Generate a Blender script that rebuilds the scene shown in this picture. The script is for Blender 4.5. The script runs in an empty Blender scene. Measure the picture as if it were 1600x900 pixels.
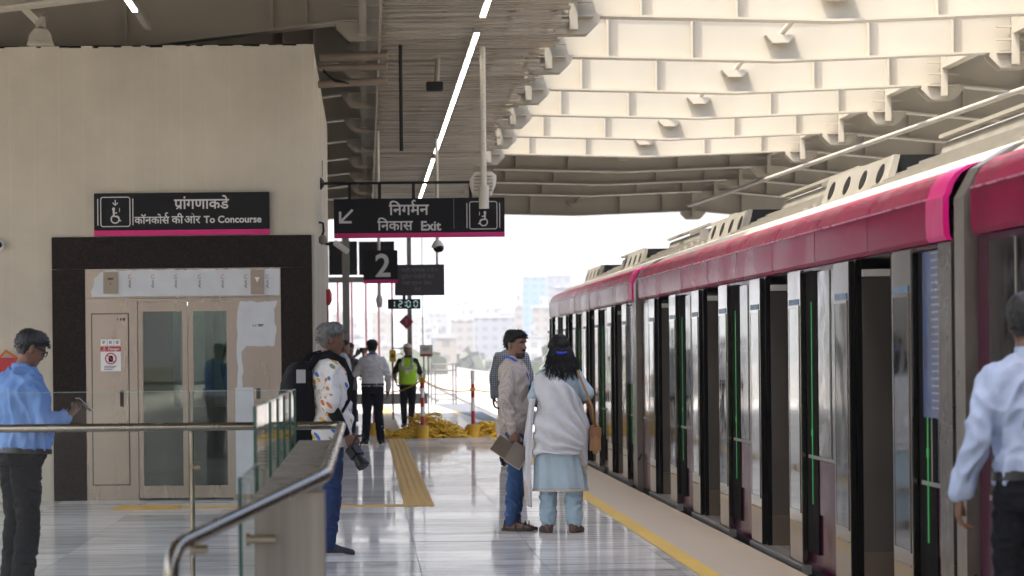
import bpy, bmesh, math, random
import numpy as np
from mathutils import Vector, Matrix, noise as mnoise

R = math.radians
PI = math.pi
random.seed(7)
SC = bpy.context.scene
COL = SC.collection

# ------------------------------------------------------------------ camera
CAM_Z = 1.53
ROLL = 0.010
FPX = 5000.0
cam = bpy.data.cameras.new('camera')
cam.sensor_width = 36.0
cam.lens = 36.0 * FPX / 1600.0
cam.shift_x = (800 - 572) / 1600.0
cam.shift_y = (553 - 450) / 1600.0
cam.clip_start = 0.1
cam.clip_end = 20000
cam.dof.use_dof = True
cam.dof.focus_distance = 27.5
cam.dof.aperture_fstop = 5.0
camo = bpy.data.objects.new('camera', cam)
COL.objects.link(camo)
c_, s_ = math.cos(ROLL), math.sin(ROLL)
camo.matrix_world = Matrix(((c_, s_, 0, 0), (0, 0, -1, 0), (-s_, c_, 0, CAM_Z), (0, 0, 0, 1)))
SC.camera = camo

# ------------------------------------------------------------------ sky, sun, exposure
SUN_EL, SUN_AZ = 67.0, 50.0          # the light travels towards +Y and +X
world = bpy.data.worlds.new('World')
SC.world = world
world.use_nodes = True
wn = world.node_tree
bg = wn.nodes['Background']
sky = wn.nodes.new('ShaderNodeTexSky')
sky.sky_type = 'NISHITA'
sky.sun_disc = False
sky.sun_elevation = R(SUN_EL)
sky.sun_rotation = R(180 + SUN_AZ)
sky.air_density = 1.0
sky.dust_density = 6.0
sky.ozone_density = 1.0
wn.links.new(sky.outputs[0], bg.inputs[0])
bg.inputs[1].default_value = 0.15
sl = bpy.data.lights.new('sun', 'SUN')
sl.energy = 2.0
sl.angle = R(0.6)
sl.color = (1.0, 0.95, 0.87)
slo = bpy.data.objects.new('sun', sl)
COL.objects.link(slo)
ldir = Vector((math.sin(R(SUN_AZ)) * math.cos(R(SUN_EL)), math.cos(R(SUN_AZ)) * math.cos(R(SUN_EL)), -math.sin(R(SUN_EL))))
slo.rotation_euler = ldir.to_track_quat('-Z', 'Y').to_euler()
SC.view_settings.view_transform = 'Standard'
SC.view_settings.look = 'None'
SC.view_settings.gamma = 1.0
SC.view_settings.exposure = 1.88
SC.render.engine = 'CYCLES'
SC.cycles.use_denoising = True
SC.cycles.max_bounces = 10
SC.cycles.diffuse_bounces = 6
SC.cycles.glossy_bounces = 5
SC.cycles.transmission_bounces = 8
SC.cycles.transparent_max_bounces = 16
SC.cycles.volume_bounces = 1
SC.cycles.sample_clamp_indirect = 6.0

# ------------------------------------------------------------------ helpers
def at(px, py, Y):
    """point of the place at distance Y for a reading taken off the photograph"""
    k = Y / FPX
    return Vector((k * ((px - 572) - ROLL * (py - 553)), Y, CAM_Z - k * ((py - 553) + ROLL * (px - 572))))


class MB:
    def __init__(self):
        self.v = []; self.f = []; self.m = []

    def add(self, vs, fs, mi=0):
        o = len(self.v)
        self.v += [Vector(p) for p in vs]
        for f in fs:
            self.f.append([i + o for i in f]); self.m.append(mi)

    def box(self, x0, x1, y0, y1, z0, z1, mi=0, ch=0.0):
        if x1 < x0: x0, x1 = x1, x0
        if y1 < y0: y0, y1 = y1, y0
        if z1 < z0: z0, z1 = z1, z0
        if ch <= 0:
            vs = [(x0, y0, z0), (x1, y0, z0), (x1, y1, z0), (x0, y1, z0), (x0, y0, z1), (x1, y0, z1), (x1, y1, z1), (x0, y1, z1)]
            fs = [(0, 3, 2, 1), (4, 5, 6, 7), (0, 1, 5, 4), (1, 2, 6, 5), (2, 3, 7, 6), (3, 0, 4, 7)]
            self.add(vs, fs, mi)
        else:
            bm = bmesh.new()
            bmesh.ops.create_cube(bm, size=1.0)
            for v in bm.verts:
                v.co = Vector((x0 + (v.co.x + .5) * (x1 - x0), y0 + (v.co.y + .5) * (y1 - y0), z0 + (v.co.z + .5) * (z1 - z0)))
            bmesh.ops.bevel(bm, geom=list(bm.edges), offset=min(ch, .45 * min(x1 - x0, y1 - y0, z1 - z0)), segments=2, affect='EDGES')
            self.from_bm(bm, mi)
        return self

    def from_bm(self, bm, mi=0, mat=None):
        bm.verts.index_update()
        vs = [(mat @ v.co if mat else v.co.copy()) for v in bm.verts]
        self.add(vs, [[v.index for v in f.verts] for f in bm.faces], mi)
        bm.free()

    def prism(self, poly, axis, a0, a1, mi=0):
        """poly: 2D points; extruded along axis ('x': poly is (y,z); 'y': (x,z); 'z': (x,y))"""
        n = len(poly)
        def P(p, a):
            return {'x': (a, p[0], p[1]), 'y': (p[0], a, p[1]), 'z': (p[0], p[1], a)}[axis]
        vs = [P(p, a0) for p in poly] + [P(p, a1) for p in poly]
        fs = [list(range(n)), list(range(2 * n - 1, n - 1, -1))]
        for i in range(n):
            j = (i + 1) % n
            fs.append((j, i, n + i, n + j))
        self.add(vs, fs, mi)
        return self

    def loft(self, rings, cap=True, mi=0):
        n = len(rings[0]); o = 0
        vs = [p for r in rings for p in r]
        fs = []
        for k in range(len(rings) - 1):
            for i in range(n):
                j = (i + 1) % n
                fs.append((k * n + i, k * n + j, (k + 1) * n + j, (k + 1) * n + i))
        if cap:
            a = sum((Vector(p) for p in rings[0]), Vector()) / n
            b = sum((Vector(p) for p in rings[-1]), Vector()) / n
            vs += [a, b]
            ia, ib = len(vs) - 2, len(vs) - 1
            L = (len(rings) - 1) * n
            for i in range(n):
                j = (i + 1) % n
                fs.append((j, i, ia)); fs.append((L + i, L + j, ib))
        self.add(vs, fs, mi)
        return self

    def tube(self, pts, rad, n=10, ref=(0, 0, 1), roundcap=False, mi=0, closed=False):
        pts = [Vector(p) for p in pts]
        N = len(pts)
        if not isinstance(rad, (list, tuple)): rad = [rad] * N
        rings = []
        side = None
        for i, p in enumerate(pts):
            if closed:
                t = pts[(i + 1) % N] - pts[i - 1]
            else:
                t = pts[min(i + 1, N - 1)] - pts[max(i - 1, 0)]
            if t.length < 1e-9: t = Vector((0, 0, 1))
            t.normalize()
            if side is None:
                rv = Vector(ref)
                if abs(rv.dot(t)) > .95: rv = Vector((1, 0, 0)) if abs(t.x) < .9 else Vector((0, 1, 0))
                side = rv.cross(t).normalized()
            else:
                side = (side - t * side.dot(t))
                if side.length < 1e-6: side = Vector((1, 0, 0))
                side.normalize()
            up = t.cross(side)
            r = rad[i]
            ra, rb = r if isinstance(r, (list, tuple)) else (r, r)
            rings.append([p + side * (ra * math.cos(2 * PI * k / n)) + up * (rb * math.sin(2 * PI * k / n)) for k in range(n)])
        if closed:
            rings.append(rings[0])
            self.loft(rings, cap=False, mi=mi)
            return self
        if roundcap:
            def shrink(ring, c, d, s):
                return [c + d + (Vector(q) - c) * s for q in ring]
            t0 = (pts[0] - pts[1]).normalized(); t1 = (pts[-1] - pts[-2]).normalized()
            m0 = rad[0] if not isinstance(rad[0], (list, tuple)) else sum(rad[0]) / 2
            m1 = rad[-1] if not isinstance(rad[-1], (list, tuple)) else sum(rad[-1]) / 2
            pre = [shrink(rings[0], pts[0], t0 * m0 * .92, .38), shrink(rings[0], pts[0], t0 * m0 * .6, .8)]
            post = [shrink(rings[-1], pts[-1], t1 * m1 * .6, .8), shrink(rings[-1], pts[-1], t1 * m1 * .92, .38)]
            rings = pre + rings + post
        self.loft(rings, mi=mi)
        return self

    def sphere(self, c, rx, ry=None, rz=None, seg=16, mi=0):
        ry = ry or rx; rz = rz or rx
        rings = []
        for i in range(1, seg // 2):
            ph = -PI / 2 + PI * i / (seg // 2)
            rings.append([Vector((c[0] + rx * math.cos(ph) * math.cos(2 * PI * k / seg), c[1] + ry * math.cos(ph) * math.sin(2 * PI * k / seg), c[2] + rz * math.sin(ph))) for k in range(seg)])
        self.loft(rings, mi=mi)
        return self

    def stroke(self, pts, w, y, th=.004, mi=0):
        """flat ribbon in the XZ plane through pts (x,z), facing -Y, its front at y"""
        n = len(pts)
        L, Rr = [], []
        for i in range(n):
            a = Vector(pts[max(i - 1, 0)]); b = Vector(pts[min(i + 1, n - 1)])
            t = (b - a).normalized(); nn = Vector((-t.y, t.x))
            p = Vector(pts[i])
            L.append(p + nn * w / 2); Rr.append(p - nn * w / 2)
        for i in range(n - 1):
            q = [L[i], L[i + 1], Rr[i + 1], Rr[i]]
            self.add([(p.x, y, p.y) for p in q] + [(p.x, y + th, p.y) for p in q],
                     [(0, 1, 2, 3), (0, 4, 5, 1), (2, 6, 7, 3), (0, 3, 7, 4), (1, 5, 6, 2)], mi)
        return self

    def build(self, name, mats, parent=None, smooth=False, local=False, fixn=True):
        me = bpy.data.meshes.new(name)
        off = Vector()
        if parent is not None and not local:
            q = parent
            while q is not None:
                off += q.location; q = q.parent
        me.from_pydata([tuple(v - off) for v in self.v], [], self.f)
        mats = mats if isinstance(mats, (list, tuple)) else [mats]
        for m in mats: me.materials.append(m)
        if len(mats) > 1: me.polygons.foreach_set('material_index', self.m)
        if fixn:
            bm = bmesh.new(); bm.from_mesh(me)
            bmesh.ops.recalc_face_normals(bm, faces=bm.faces)
            bm.to_mesh(me); bm.free()
        if smooth:
            if smooth is True:
                me.polygons.foreach_set('use_smooth', [True] * len(me.polygons))
            else:
                me.polygons.foreach_set('use_smooth', [True] * len(me.polygons))
                me.set_sharp_from_angle(angle=R(smooth))
        me.update()
        o = bpy.data.objects.new(name, me)
        COL.objects.link(o)
        if parent is not None: o.parent = parent
        return o


def tag(o, label=None, cat=None, group=None, kind=None):
    if label: o['label'] = label
    if cat: o['category'] = cat
    if group: o['group'] = group
    if kind: o['kind'] = kind
    return o


def thing(name, label, cat, loc=(0, 0, 0), rz=0.0, group=None):
    o = bpy.data.objects.new(name, None)
    o.empty_display_size = .1
    COL.objects.link(o)
    o.location = loc; o.rotation_euler = (0, 0, rz)
    return tag(o, label, cat, group)


def dup(root, loc, rz=None, label=None, group=None):
    r = root.copy(); COL.objects.link(r); r.location = loc
    if rz is not None: r.rotation_euler = (0, 0, rz)
    if label: r['label'] = label
    if group: r['group'] = group
    def rec(a, b):
        for ch in list(a.children):
            c = ch.copy(); COL.objects.link(c); c.parent = b
            rec(ch, c)
    rec(root, r)
    return r

# ------------------------------------------------------------------ materials
MATS = {}

def nodes_of(name):
    m = bpy.data.materials.new(name); m.use_nodes = True
    nt = m.node_tree
    return m, nt, nt.nodes['Principled BSDF']


def mat(name, col, rough=.5, metal=0.0, var=.12, scale=6.0, bump=0.0, bscale=None, stretch=(1, 1, 1), rvar=.08, coat=0.0, spec=None, ior=None, emit=None, estr=0.0):
    if name in MATS: return MATS[name]
    m, nt, b = nodes_of(name)
    N, L = nt.nodes, nt.links
    tc = N.new('ShaderNodeTexCoord'); mp = N.new('ShaderNodeMapping')
    mp.inputs['Scale'].default_value = stretch
    L.new(tc.outputs['Object'], mp.inputs[0])
    ns = N.new('ShaderNodeTexNoise'); ns.inputs['Scale'].default_value = scale; ns.inputs['Detail'].default_value = 5
    L.new(mp.outputs[0], ns.inputs['Vector'])
    cr = N.new('ShaderNodeMapRange'); cr.inputs['From Min'].default_value = .3; cr.inputs['From Max'].default_value = .7
    cr.inputs['To Min'].default_value = 1 - var; cr.inputs['To Max'].default_value = 1 + var
    L.new(ns.outputs['Fac'], cr.inputs['Value'])
    mx = N.new('ShaderNodeVectorMath'); mx.operation = 'SCALE'
    mx.inputs[0].default_value = col[:3]
    L.new(cr.outputs[0], mx.inputs['Scale'])
    L.new(mx.outputs[0], b.inputs['Base Color'])
    rr = N.new('ShaderNodeMapRange'); rr.inputs['From Min'].default_value = .3; rr.inputs['From Max'].default_value = .7
    rr.inputs['To Min'].default_value = max(.02, rough - rvar); rr.inputs['To Max'].default_value = min(1, rough + rvar)
    L.new(ns.outputs['Fac'], rr.inputs['Value']); L.new(rr.outputs[0], b.inputs['Roughness'])
    b.inputs['Metallic'].default_value = metal
    if spec is not None: b.inputs['Specular IOR Level'].default_value = spec
    if ior: b.inputs['IOR'].default_value = ior
    if coat: b.inputs['Coat Weight'].default_value = coat; b.inputs['Coat Roughness'].default_value = .06
    if bump:
        n2 = N.new('ShaderNodeTexNoise'); n2.inputs['Scale'].default_value = bscale or scale * 4; n2.inputs['Detail'].default_value = 4
        L.new(mp.outputs[0], n2.inputs['Vector'])
        bp = N.new('ShaderNodeBump'); bp.inputs['Strength'].default_value = bump; bp.inputs['Distance'].default_value = .01
        L.new(n2.outputs['Fac'], bp.inputs['Height']); L.new(bp.outputs[0], b.inputs['Normal'])
    if emit:
        b.inputs['Emission Color'].default_value = (*emit, 1); b.inputs['Emission Strength'].default_value = estr
    MATS[name] = m
    return m


def glass_mat(name, tint=(.86, .95, .92), rough=.0, alpha=.12):
    """thin architectural sheet: mostly clear, mirror-like at grazing angles"""
    m, nt, b = nodes_of(name)
    N, L = nt.nodes, nt.links
    tr = N.new('ShaderNodeBsdfTransparent'); tr.inputs[0].default_value = (*tint, 1)
    gl = N.new('ShaderNodeBsdfGlossy'); gl.inputs['Roughness'].default_value = .02
    fr = N.new('ShaderNodeFresnel'); fr.inputs[0].default_value = 1.5
    ad = N.new('ShaderNodeMath'); ad.operation = 'ADD'; ad.inputs[1].default_value = alpha; ad.use_clamp = True
    hv = N.new('ShaderNodeMath'); hv.operation = 'MULTIPLY'; hv.inputs[1].default_value = .65; L.new(fr.outputs[0], hv.inputs[0])
    L.new(hv.outputs[0], ad.inputs[0])
    mx = N.new('ShaderNodeMixShader')
    L.new(ad.outputs[0], mx.inputs[0]); L.new(tr.outputs[0], mx.inputs[1]); L.new(gl.outputs[0], mx.inputs[2])
    L.new(mx.outputs[0], N['Material Output'].inputs[0])
    MATS[name] = m
    return m


def marble_mat():
    m, nt, b = nodes_of('polished_marble')
    N, L = nt.nodes, nt.links
    tc = N.new('ShaderNodeTexCoord')
    mp = N.new('ShaderNodeMapping'); mp.inputs['Scale'].default_value = (.55, 3.2, 1)
    L.new(tc.outputs['Object'], mp.inputs[0])
    n1 = N.new('ShaderNodeTexNoise'); n1.inputs['Scale'].default_value = 1.6; n1.inputs['Detail'].default_value = 9; n1.inputs['Roughness'].default_value = .65; n1.inputs['Distortion'].default_value = 1.2
    L.new(mp.outputs[0], n1.inputs['Vector'])
    r1 = N.new('ShaderNodeValToRGB')
    e = r1.color_ramp.elements
    e[0].position = .30; e[0].color = (.29, .283, .27, 1)
    e[1].position = .62; e[1].color = (.76, .74, .69, 1)
    k = e.new(.45); k.color = (.60, .58, .54, 1)
    L.new(n1.outputs['Fac'], r1.inputs[0])
    at_ = N.new('ShaderNodeAttribute'); at_.attribute_name = 'tile'
    mr = N.new('ShaderNodeMapRange'); mr.inputs['To Min'].default_value = .82; mr.inputs['To Max'].default_value = 1.12
    L.new(at_.outputs['Fac'], mr.inputs['Value'])
    sc = N.new('ShaderNodeVectorMath'); sc.operation = 'SCALE'
    L.new(r1.outputs[0], sc.inputs[0]); L.new(mr.outputs[0], sc.inputs['Scale'])
    L.new(sc.outputs[0], b.inputs['Base Color'])
    n2 = N.new('ShaderNodeTexNoise'); n2.inputs['Scale'].default_value = .9; n2.inputs['Detail'].default_value = 6
    L.new(tc.outputs['Object'], n2.inputs['Vector'])
    m2 = N.new('ShaderNodeMapRange'); m2.inputs['From Min'].default_value = .35; m2.inputs['From Max'].default_value = .7
    m2.inputs['To Min'].default_value = .025; m2.inputs['To Max'].default_value = .11
    L.new(n2.outputs['Fac'], m2.inputs['Value']); L.new(m2.outputs[0], b.inputs['Roughness'])
    b.inputs['Specular IOR Level'].default_value = .22
    n3 = N.new('ShaderNodeTexNoise'); n3.inputs['Scale'].default_value = 2.2; n3.inputs['Detail'].default_value = 2
    L.new(tc.outputs['Object'], n3.inputs['Vector'])
    bp = N.new('ShaderNodeBump'); bp.inputs['Strength'].default_value = .05; bp.inputs['Distance'].default_value = .01
    L.new(n3.outputs['Fac'], bp.inputs['Height']); L.new(bp.outputs[0], b.inputs['Normal'])
    df = N.new('ShaderNodeBsdfDiffuse'); L.new(sc.outputs[0], df.inputs[0])
    gl = N.new('ShaderNodeBsdfGlossy'); L.new(m2.outputs[0], gl.inputs['Roughness']); L.new(bp.outputs[0], gl.inputs['Normal'])
    gl.inputs[0].default_value = (.94, .91, .86, 1)
    fr = N.new('ShaderNodeFresnel'); fr.inputs[0].default_value = 1.5; L.new(bp.outputs[0], fr.inputs['Normal'])
    fm = N.new('ShaderNodeMath'); fm.operation = 'MULTIPLY'; fm.inputs[1].default_value = .48; L.new(fr.outputs[0], fm.inputs[0])
    ms = N.new('ShaderNodeMixShader'); L.new(fm.outputs[0], ms.inputs[0]); L.new(df.outputs[0], ms.inputs[1]); L.new(gl.outputs[0], ms.inputs[2])
    L.new(ms.outputs[0], N['Material Output'].inputs[0])
    MATS['marble'] = m
    return m


def plaster_mat():
    m, nt, b = nodes_of('painted_plaster')
    N, L = nt.nodes, nt.links
    tc = N.new('ShaderNodeTexCoord')
    n1 = N.new('ShaderNodeTexNoise'); n1.inputs['Scale'].default_value = .7; n1.inputs['Detail'].default_value = 7; n1.inputs['Roughness'].default_value = .6
    L.new(tc.outputs['Object'], n1.inputs['Vector'])
    mp = N.new('ShaderNodeMapping'); mp.inputs['Scale'].default_value = (14, 14, .7)
    L.new(tc.outputs['Object'], mp.inputs[0])
    n2 = N.new('ShaderNodeTexNoise'); n2.inputs['Scale'].default_value = 1.0; n2.inputs['Detail'].default_value = 5
    L.new(mp.outputs[0], n2.inputs['Vector'])
    # thin paler vertical joint lines, as left by the boards the wall was cast in
    sx = N.new('ShaderNodeSeparateXYZ'); L.new(tc.outputs['Object'], sx.inputs[0])
    fr = N.new('ShaderNodeMath'); fr.operation = 'PINGPONG'; fr.inputs[1].default_value = .13
    L.new(sx.outputs[0], fr.inputs[0])
    lt = N.new('ShaderNodeMath'); lt.operation = 'LESS_THAN'; lt.inputs[1].default_value = .006
    L.new(fr.outputs[0], lt.inputs[0])
    mu = N.new('ShaderNodeMath'); mu.operation = 'MULTIPLY'; L.new(lt.outputs[0], mu.inputs[0]); L.new(n2.outputs['Fac'], mu.inputs[1])
    a = N.new('ShaderNodeMapRange'); a.inputs['From Min'].default_value = .3; a.inputs['From Max'].default_value = .72; a.inputs['To Min'].default_value = .78; a.inputs['To Max'].default_value = 1.1
    L.new(n1.outputs['Fac'], a.inputs['Value'])
    c = N.new('ShaderNodeMapRange'); c.inputs['From Min'].default_value = .3; c.inputs['From Max'].default_value = .7; c.inputs['To Min'].default_value = .985; c.inputs['To Max'].default_value = 1.015
    L.new(n2.outputs['Fac'], c.inputs['Value'])
    m1 = N.new('ShaderNodeMath'); m1.operation = 'MULTIPLY'; L.new(a.outputs[0], m1.inputs[0]); L.new(c.outputs[0], m1.inputs[1])
    m2 = N.new('ShaderNodeMath'); m2.operation = 'MULTIPLY_ADD'; m2.inputs[1].default_value = .09; L.new(mu.outputs[0], m2.inputs[0]); L.new(m1.outputs[0], m2.inputs[2])
    sc = N.new('ShaderNodeVectorMath'); sc.operation = 'SCALE'; sc.inputs[0].default_value = (.53, .48, .38)
    L.new(m2.outputs[0], sc.inputs['Scale']); L.new(sc.outputs[0], b.inputs['Base Color'])
    b.inputs['Roughness'].default_value = .75
    bp = N.new('ShaderNodeBump'); bp.inputs['Strength'].default_value = .12; bp.inputs['Distance'].default_value = .01
    L.new(n2.outputs['Fac'], bp.inputs['Height']); L.new(bp.outputs[0], b.inputs['Normal'])
    return m


def granite_mat():
    m, nt, b = nodes_of('dark_granite')
    N, L = nt.nodes, nt.links
    tc = N.new('ShaderNodeTexCoord')
    v = N.new('ShaderNodeTexVoronoi'); v.inputs['Scale'].default_value = 55
    L.new(tc.outputs['Object'], v.inputs['Vector'])
    r = N.new('ShaderNodeValToRGB'); e = r.color_ramp.elements
    e[0].position = .0; e[0].color = (.006, .004, .0035, 1); e[1].position = 1; e[1].color = (.03, .02, .017, 1)
    L.new(v.outputs['Color'], r.inputs[0])
    L.new(r.outputs[0], b.inputs['Base Color'])
    b.inputs['Roughness'].default_value = .3; b.inputs['Specular IOR Level'].default_value = .1
    return m


def stripe_mat(name, base, line, freq, axis='x', width=.25, rough=.8, bump=.25, grid=False, soft=.5):
    m, nt, b = nodes_of(name)
    N, L = nt.nodes, nt.links
    tc = N.new('ShaderNodeTexCoord'); sx = N.new('ShaderNodeSeparateXYZ')
    L.new(tc.outputs['Object'], sx.inputs[0])
    def lines(out):
        f = N.new('ShaderNodeMath'); f.operation = 'PINGPONG'; f.inputs[1].default_value = .5 / freq
        L.new(out, f.inputs[0])
        g = N.new('ShaderNodeMath'); g.operation = 'LESS_THAN'; g.inputs[1].default_value = width * .5 / freq
        L.new(f.outputs[0], g.inputs[0])
        return g.outputs[0]
    k = lines(sx.outputs[{'x': 0, 'y': 1, 'z': 2}[axis]])
    if grid:
        k2 = lines(sx.outputs[2])
        mm = N.new('ShaderNodeMath'); mm.operation = 'ADD'; mm.use_clamp = False
        L.new(k, mm.inputs[0]); L.new(k2, mm.inputs[1])
        mm2 = N.new('ShaderNodeMath'); mm2.operation = 'MULTIPLY'; mm2.inputs[1].default_value = .5
        L.new(mm.outputs[0], mm2.inputs[0]); k = mm2.outputs[0]
    mx = N.new('ShaderNodeMixRGB'); mx.inputs[1].default_value = (*base, 1); mx.inputs[2].default_value = (*line, 1)
    s = N.new('ShaderNodeMath'); s.operation = 'MULTIPLY'; s.inputs[1].default_value = 1 if grid else soft
    L.new(k, s.inputs[0]); L.new(s.outputs[0], mx.inputs[0]); L.new(mx.outputs[0], b.inputs['Base Color'])
    b.inputs['Roughness'].default_value = rough
    ns = N.new('ShaderNodeTexNoise'); ns.inputs['Scale'].default_value = 22; ns.inputs['Detail'].default_value = 4
    L.new(tc.outputs['Object'], ns.inputs['Vector'])
    bp = N.new('ShaderNodeBump'); bp.inputs['Strength'].default_value = bump; bp.inputs['Distance'].default_value = .01
    L.new(ns.outputs['Fac'], bp.inputs['Height']); L.new(bp.outputs[0], b.inputs['Normal'])
    MATS[name] = m
    return m


def leaf_print_mat():
    m, nt, b = nodes_of('leaf_print_cotton')
    N, L = nt.nodes, nt.links
    tc = N.new('ShaderNodeTexCoord'); mp = N.new('ShaderNodeMapping')
    mp.vector_type = 'TEXTURE'; mp.inputs['Scale'].default_value = (.05, .04, .125); mp.inputs['Rotation'].default_value = (.75, 0, 0)
    L.new(tc.outputs['Object'], mp.inputs[0])
    v = N.new('ShaderNodeTexVoronoi'); v.inputs['Scale'].default_value = 1.0; v.inputs['Randomness'].default_value = .8
    L.new(mp.outputs[0], v.inputs['Vector'])
    lt = N.new('ShaderNodeMath'); lt.operation = 'LESS_THAN'; lt.inputs[1].default_value = .37
    L.new(v.outputs['Distance'], lt.inputs[0])
    sx = N.new('ShaderNodeSeparateColor'); L.new(v.outputs['Color'], sx.inputs[0])
    r = N.new('ShaderNodeValToRGB'); r.color_ramp.interpolation = 'CONSTANT'
    e = r.color_ramp.elements
    e[0].position = 0; e[0].color = (.62, .38, .04, 1); e[1].position = .25; e[1].color = (.55, .17, .03, 1)
    for p, c in ((.45, (.62, .6, .57)), (.62, (.22, .24, .12)), (.78, (.6, .42, .08)), (.9, (.06, .17, .42))):
        k = e.new(p); k.color = (*c, 1)
    L.new(sx.outputs[0], r.inputs[0])
    mx = N.new('ShaderNodeMixRGB'); mx.inputs[1].default_value = (.68, .66, .62, 1)
    L.new(lt.outputs[0], mx.inputs[0]); L.new(r.outputs[0], mx.inputs[2])
    L.new(mx.outputs[0], b.inputs['Base Color']); b.inputs['Roughness'].default_value = .85
    return m


def city_mat(name, wall, glass, sx_=.9, sz_=.33):
    m, nt, b = nodes_of(name)
    N, L = nt.nodes, nt.links
    tc = N.new('ShaderNodeTexCoord'); s = N.new('ShaderNodeSeparateXYZ'); L.new(tc.outputs['Object'], s.inputs[0])
    ad = N.new('ShaderNodeMath'); ad.operation = 'ADD'; L.new(s.outputs[0], ad.inputs[0]); L.new(s.outputs[1], ad.inputs[1])
    def win(out, p, w):
        f = N.new('ShaderNodeMath'); f.operation = 'PINGPONG'; f.inputs[1].default_value = p / 2; L.new(out, f.inputs[0])
        g = N.new('ShaderNodeMath'); g.operation = 'LESS_THAN'; g.inputs[1].default_value = w / 2; L.new(f.outputs[0], g.inputs[0])
        return g.outputs[0]
    mu = N.new('ShaderNodeMath'); mu.operation = 'MULTIPLY'
    L.new(win(ad.outputs[0], 3.4, 1.7), mu.inputs[0]); L.new(win(s.outputs[2], 3.1, 1.5), mu.inputs[1])
    mx = N.new('ShaderNodeMixRGB'); mx.inputs[1].default_value = (*wall, 1); mx.inputs[2].default_value = (*glass, 1)
    L.new(mu.outputs[0], mx.inputs[0]); L.new(mx.outputs[0], b.inputs['Base Color']); b.inputs['Roughness'].default_value = .6
    return m

MARBLE = marble_mat()
PLASTER = plaster_mat()
GRANITE = granite_mat()
CREAM = mat('cream_steel_paint', (.395, .36, .29), .5, var=.06, scale=1.2, rvar=.06, bump=.04, bscale=9)
CREAM_DIM = mat('primer_steel_paint', (.40, .35, .27), .6, var=.14, scale=1.5)
DECK = mat('roof_sheeting', (.14, .11, .08), .6, var=.15, scale=1.0)
SLAT = mat('ceiling_slats', (.30, .262, .205), .55, var=.35, scale=1.3, stretch=(.7, 5, 1))
STEEL = mat('brushed_steel', (.36, .305, .26), .27, 1.0, var=.08, scale=3, stretch=(1, 1, .08), bump=.02, bscale=40)
CHROME = mat('polished_door_steel', (.20, .18, .162), .12, 1.0, var=.05, scale=2, rvar=.05, stretch=(1, 1, .2), bump=.03, bscale=5)
RAIL = mat('handrail_steel', (.30, .275, .225), .25, 1.0, var=.05, scale=4)
BLACK = mat('black_powder_coat', (.005, .005, .005), .5, var=.2, spec=.3)
SIGNBLACK = mat('sign_face_black', (.008, .008, .009), .5, var=.15, scale=3, spec=.2)
PINK = mat('sign_stripe_pink', (.60, .003, .16), .45, var=.04)
HOTPINK = mat('hot_pink_car_end', (.62, .002, .17), .38, var=.06)
MAGENTA = mat('magenta_coach_paint', (.235, .0015, .046), .2, var=.12, scale=1.5, ior=1.06, bump=.06, bscale=2.0, rvar=.06)
PLUM = mat('plum_coach_paint', (.055, .001, .025), .18, var=.12, ior=1.13, scale=2)
COACHROOF = mat('coach_roof_cream', (.36, .33, .265), .6, var=.1, scale=2)
ROOFKIT = mat('roof_unit_beige', (.27, .25, .205), .6, var=.14, scale=4)
DARKGLASS = mat('dark_coach_glass', (.008, .008, .010), .06, var=.1, ior=1.25)
SEAL = mat('black_rubber_seal', (.006, .006, .006), .85, var=.2, spec=.08)
SCREENGREY = mat('draught_screen_grey', (.075, .066, .058), .45, var=.08, scale=2)
INTERIOR = mat('coach_interior', (.20, .19, .18), .5, var=.1)
GREENLED = mat('green_door_light', (.005, .10, .02), .4, emit=(.01, .9, .12), estr=.05)
WHITEPAINT = mat('white_enamel', (.72, .70, .65), .4, var=.05)
POLEPAINT = mat('ivory_pole_paint', (.62, .58, .49), .4, var=.06)
LETTER = mat('sign_lettering_white', (.62, .61, .59), .5, var=.03)
FILM = mat('peeling_white_film', (.55, .57, .58), .55, var=.07, scale=5, bump=.15, bscale=14)
CARDTAN = mat('tan_fixture_plate', (.30, .24, .18), .55, var=.1)
OCHRE = mat('ochre_tactile_tile', (.58, .36, .10), .6, var=.15, scale=5)
SAND = mat('sand_edge_paving', (.53, .45, .345), .42, var=.13, scale=2.0, stretch=(.6, 2.2, 1), bump=.06, bscale=30)
YLINE = mat('yellow_platform_line', (.72, .47, .06), .45, var=.14, scale=5)
CONCRETE = mat('concrete', (.36, .34, .31), .8, var=.14, scale=1.2, bump=.2, bscale=20)
PARAPET = mat('parapet_cladding', (.27, .235, .19), .38, .45, var=.28, scale=3.5, stretch=(4, 4, .12), bump=.04)  # vertical colour streaks stand in for streaky reflections
JOINT = mat('tile_joint_grout', (.17, .165, .16), .7, var=.1)
GLASS = glass_mat('balustrade_glass', (.93, .965, .95), alpha=.0)
GLASSEDGE = mat('green_glass_edge', (.015, .075, .05), .12, var=.1)
LIFTGLASS = glass_mat('lift_door_glass', (.55, .66, .60), alpha=.06)
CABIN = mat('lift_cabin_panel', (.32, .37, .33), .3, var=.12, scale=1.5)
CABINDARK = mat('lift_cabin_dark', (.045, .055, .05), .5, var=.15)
RED = mat('red_paint', (.42, .02, .025), .4, var=.08)
DARKRED = mat('red_oxide_rod', (.10, .018, .018), .55, var=.15)
WHITE = mat('white_paint', (.75, .74, .72), .5, var=.04)
ROPE = mat('yellow_rope', (.72, .46, .03), .7, var=.25, scale=14)
BUCKET = mat('yellow_bucket', (.70, .40, .02), .45, var=.12)
GUNMETAL = mat('grey_gate_steel', (.13, .13, .135), .5, .2, var=.15)
LAMP = mat('lamp_diffuser', (.9, .9, .88), .4, emit=(1.0, .95, .85), estr=2.2)
GREY = mat('grey_housing', (.22, .21, .19), .5, var=.1)
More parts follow.
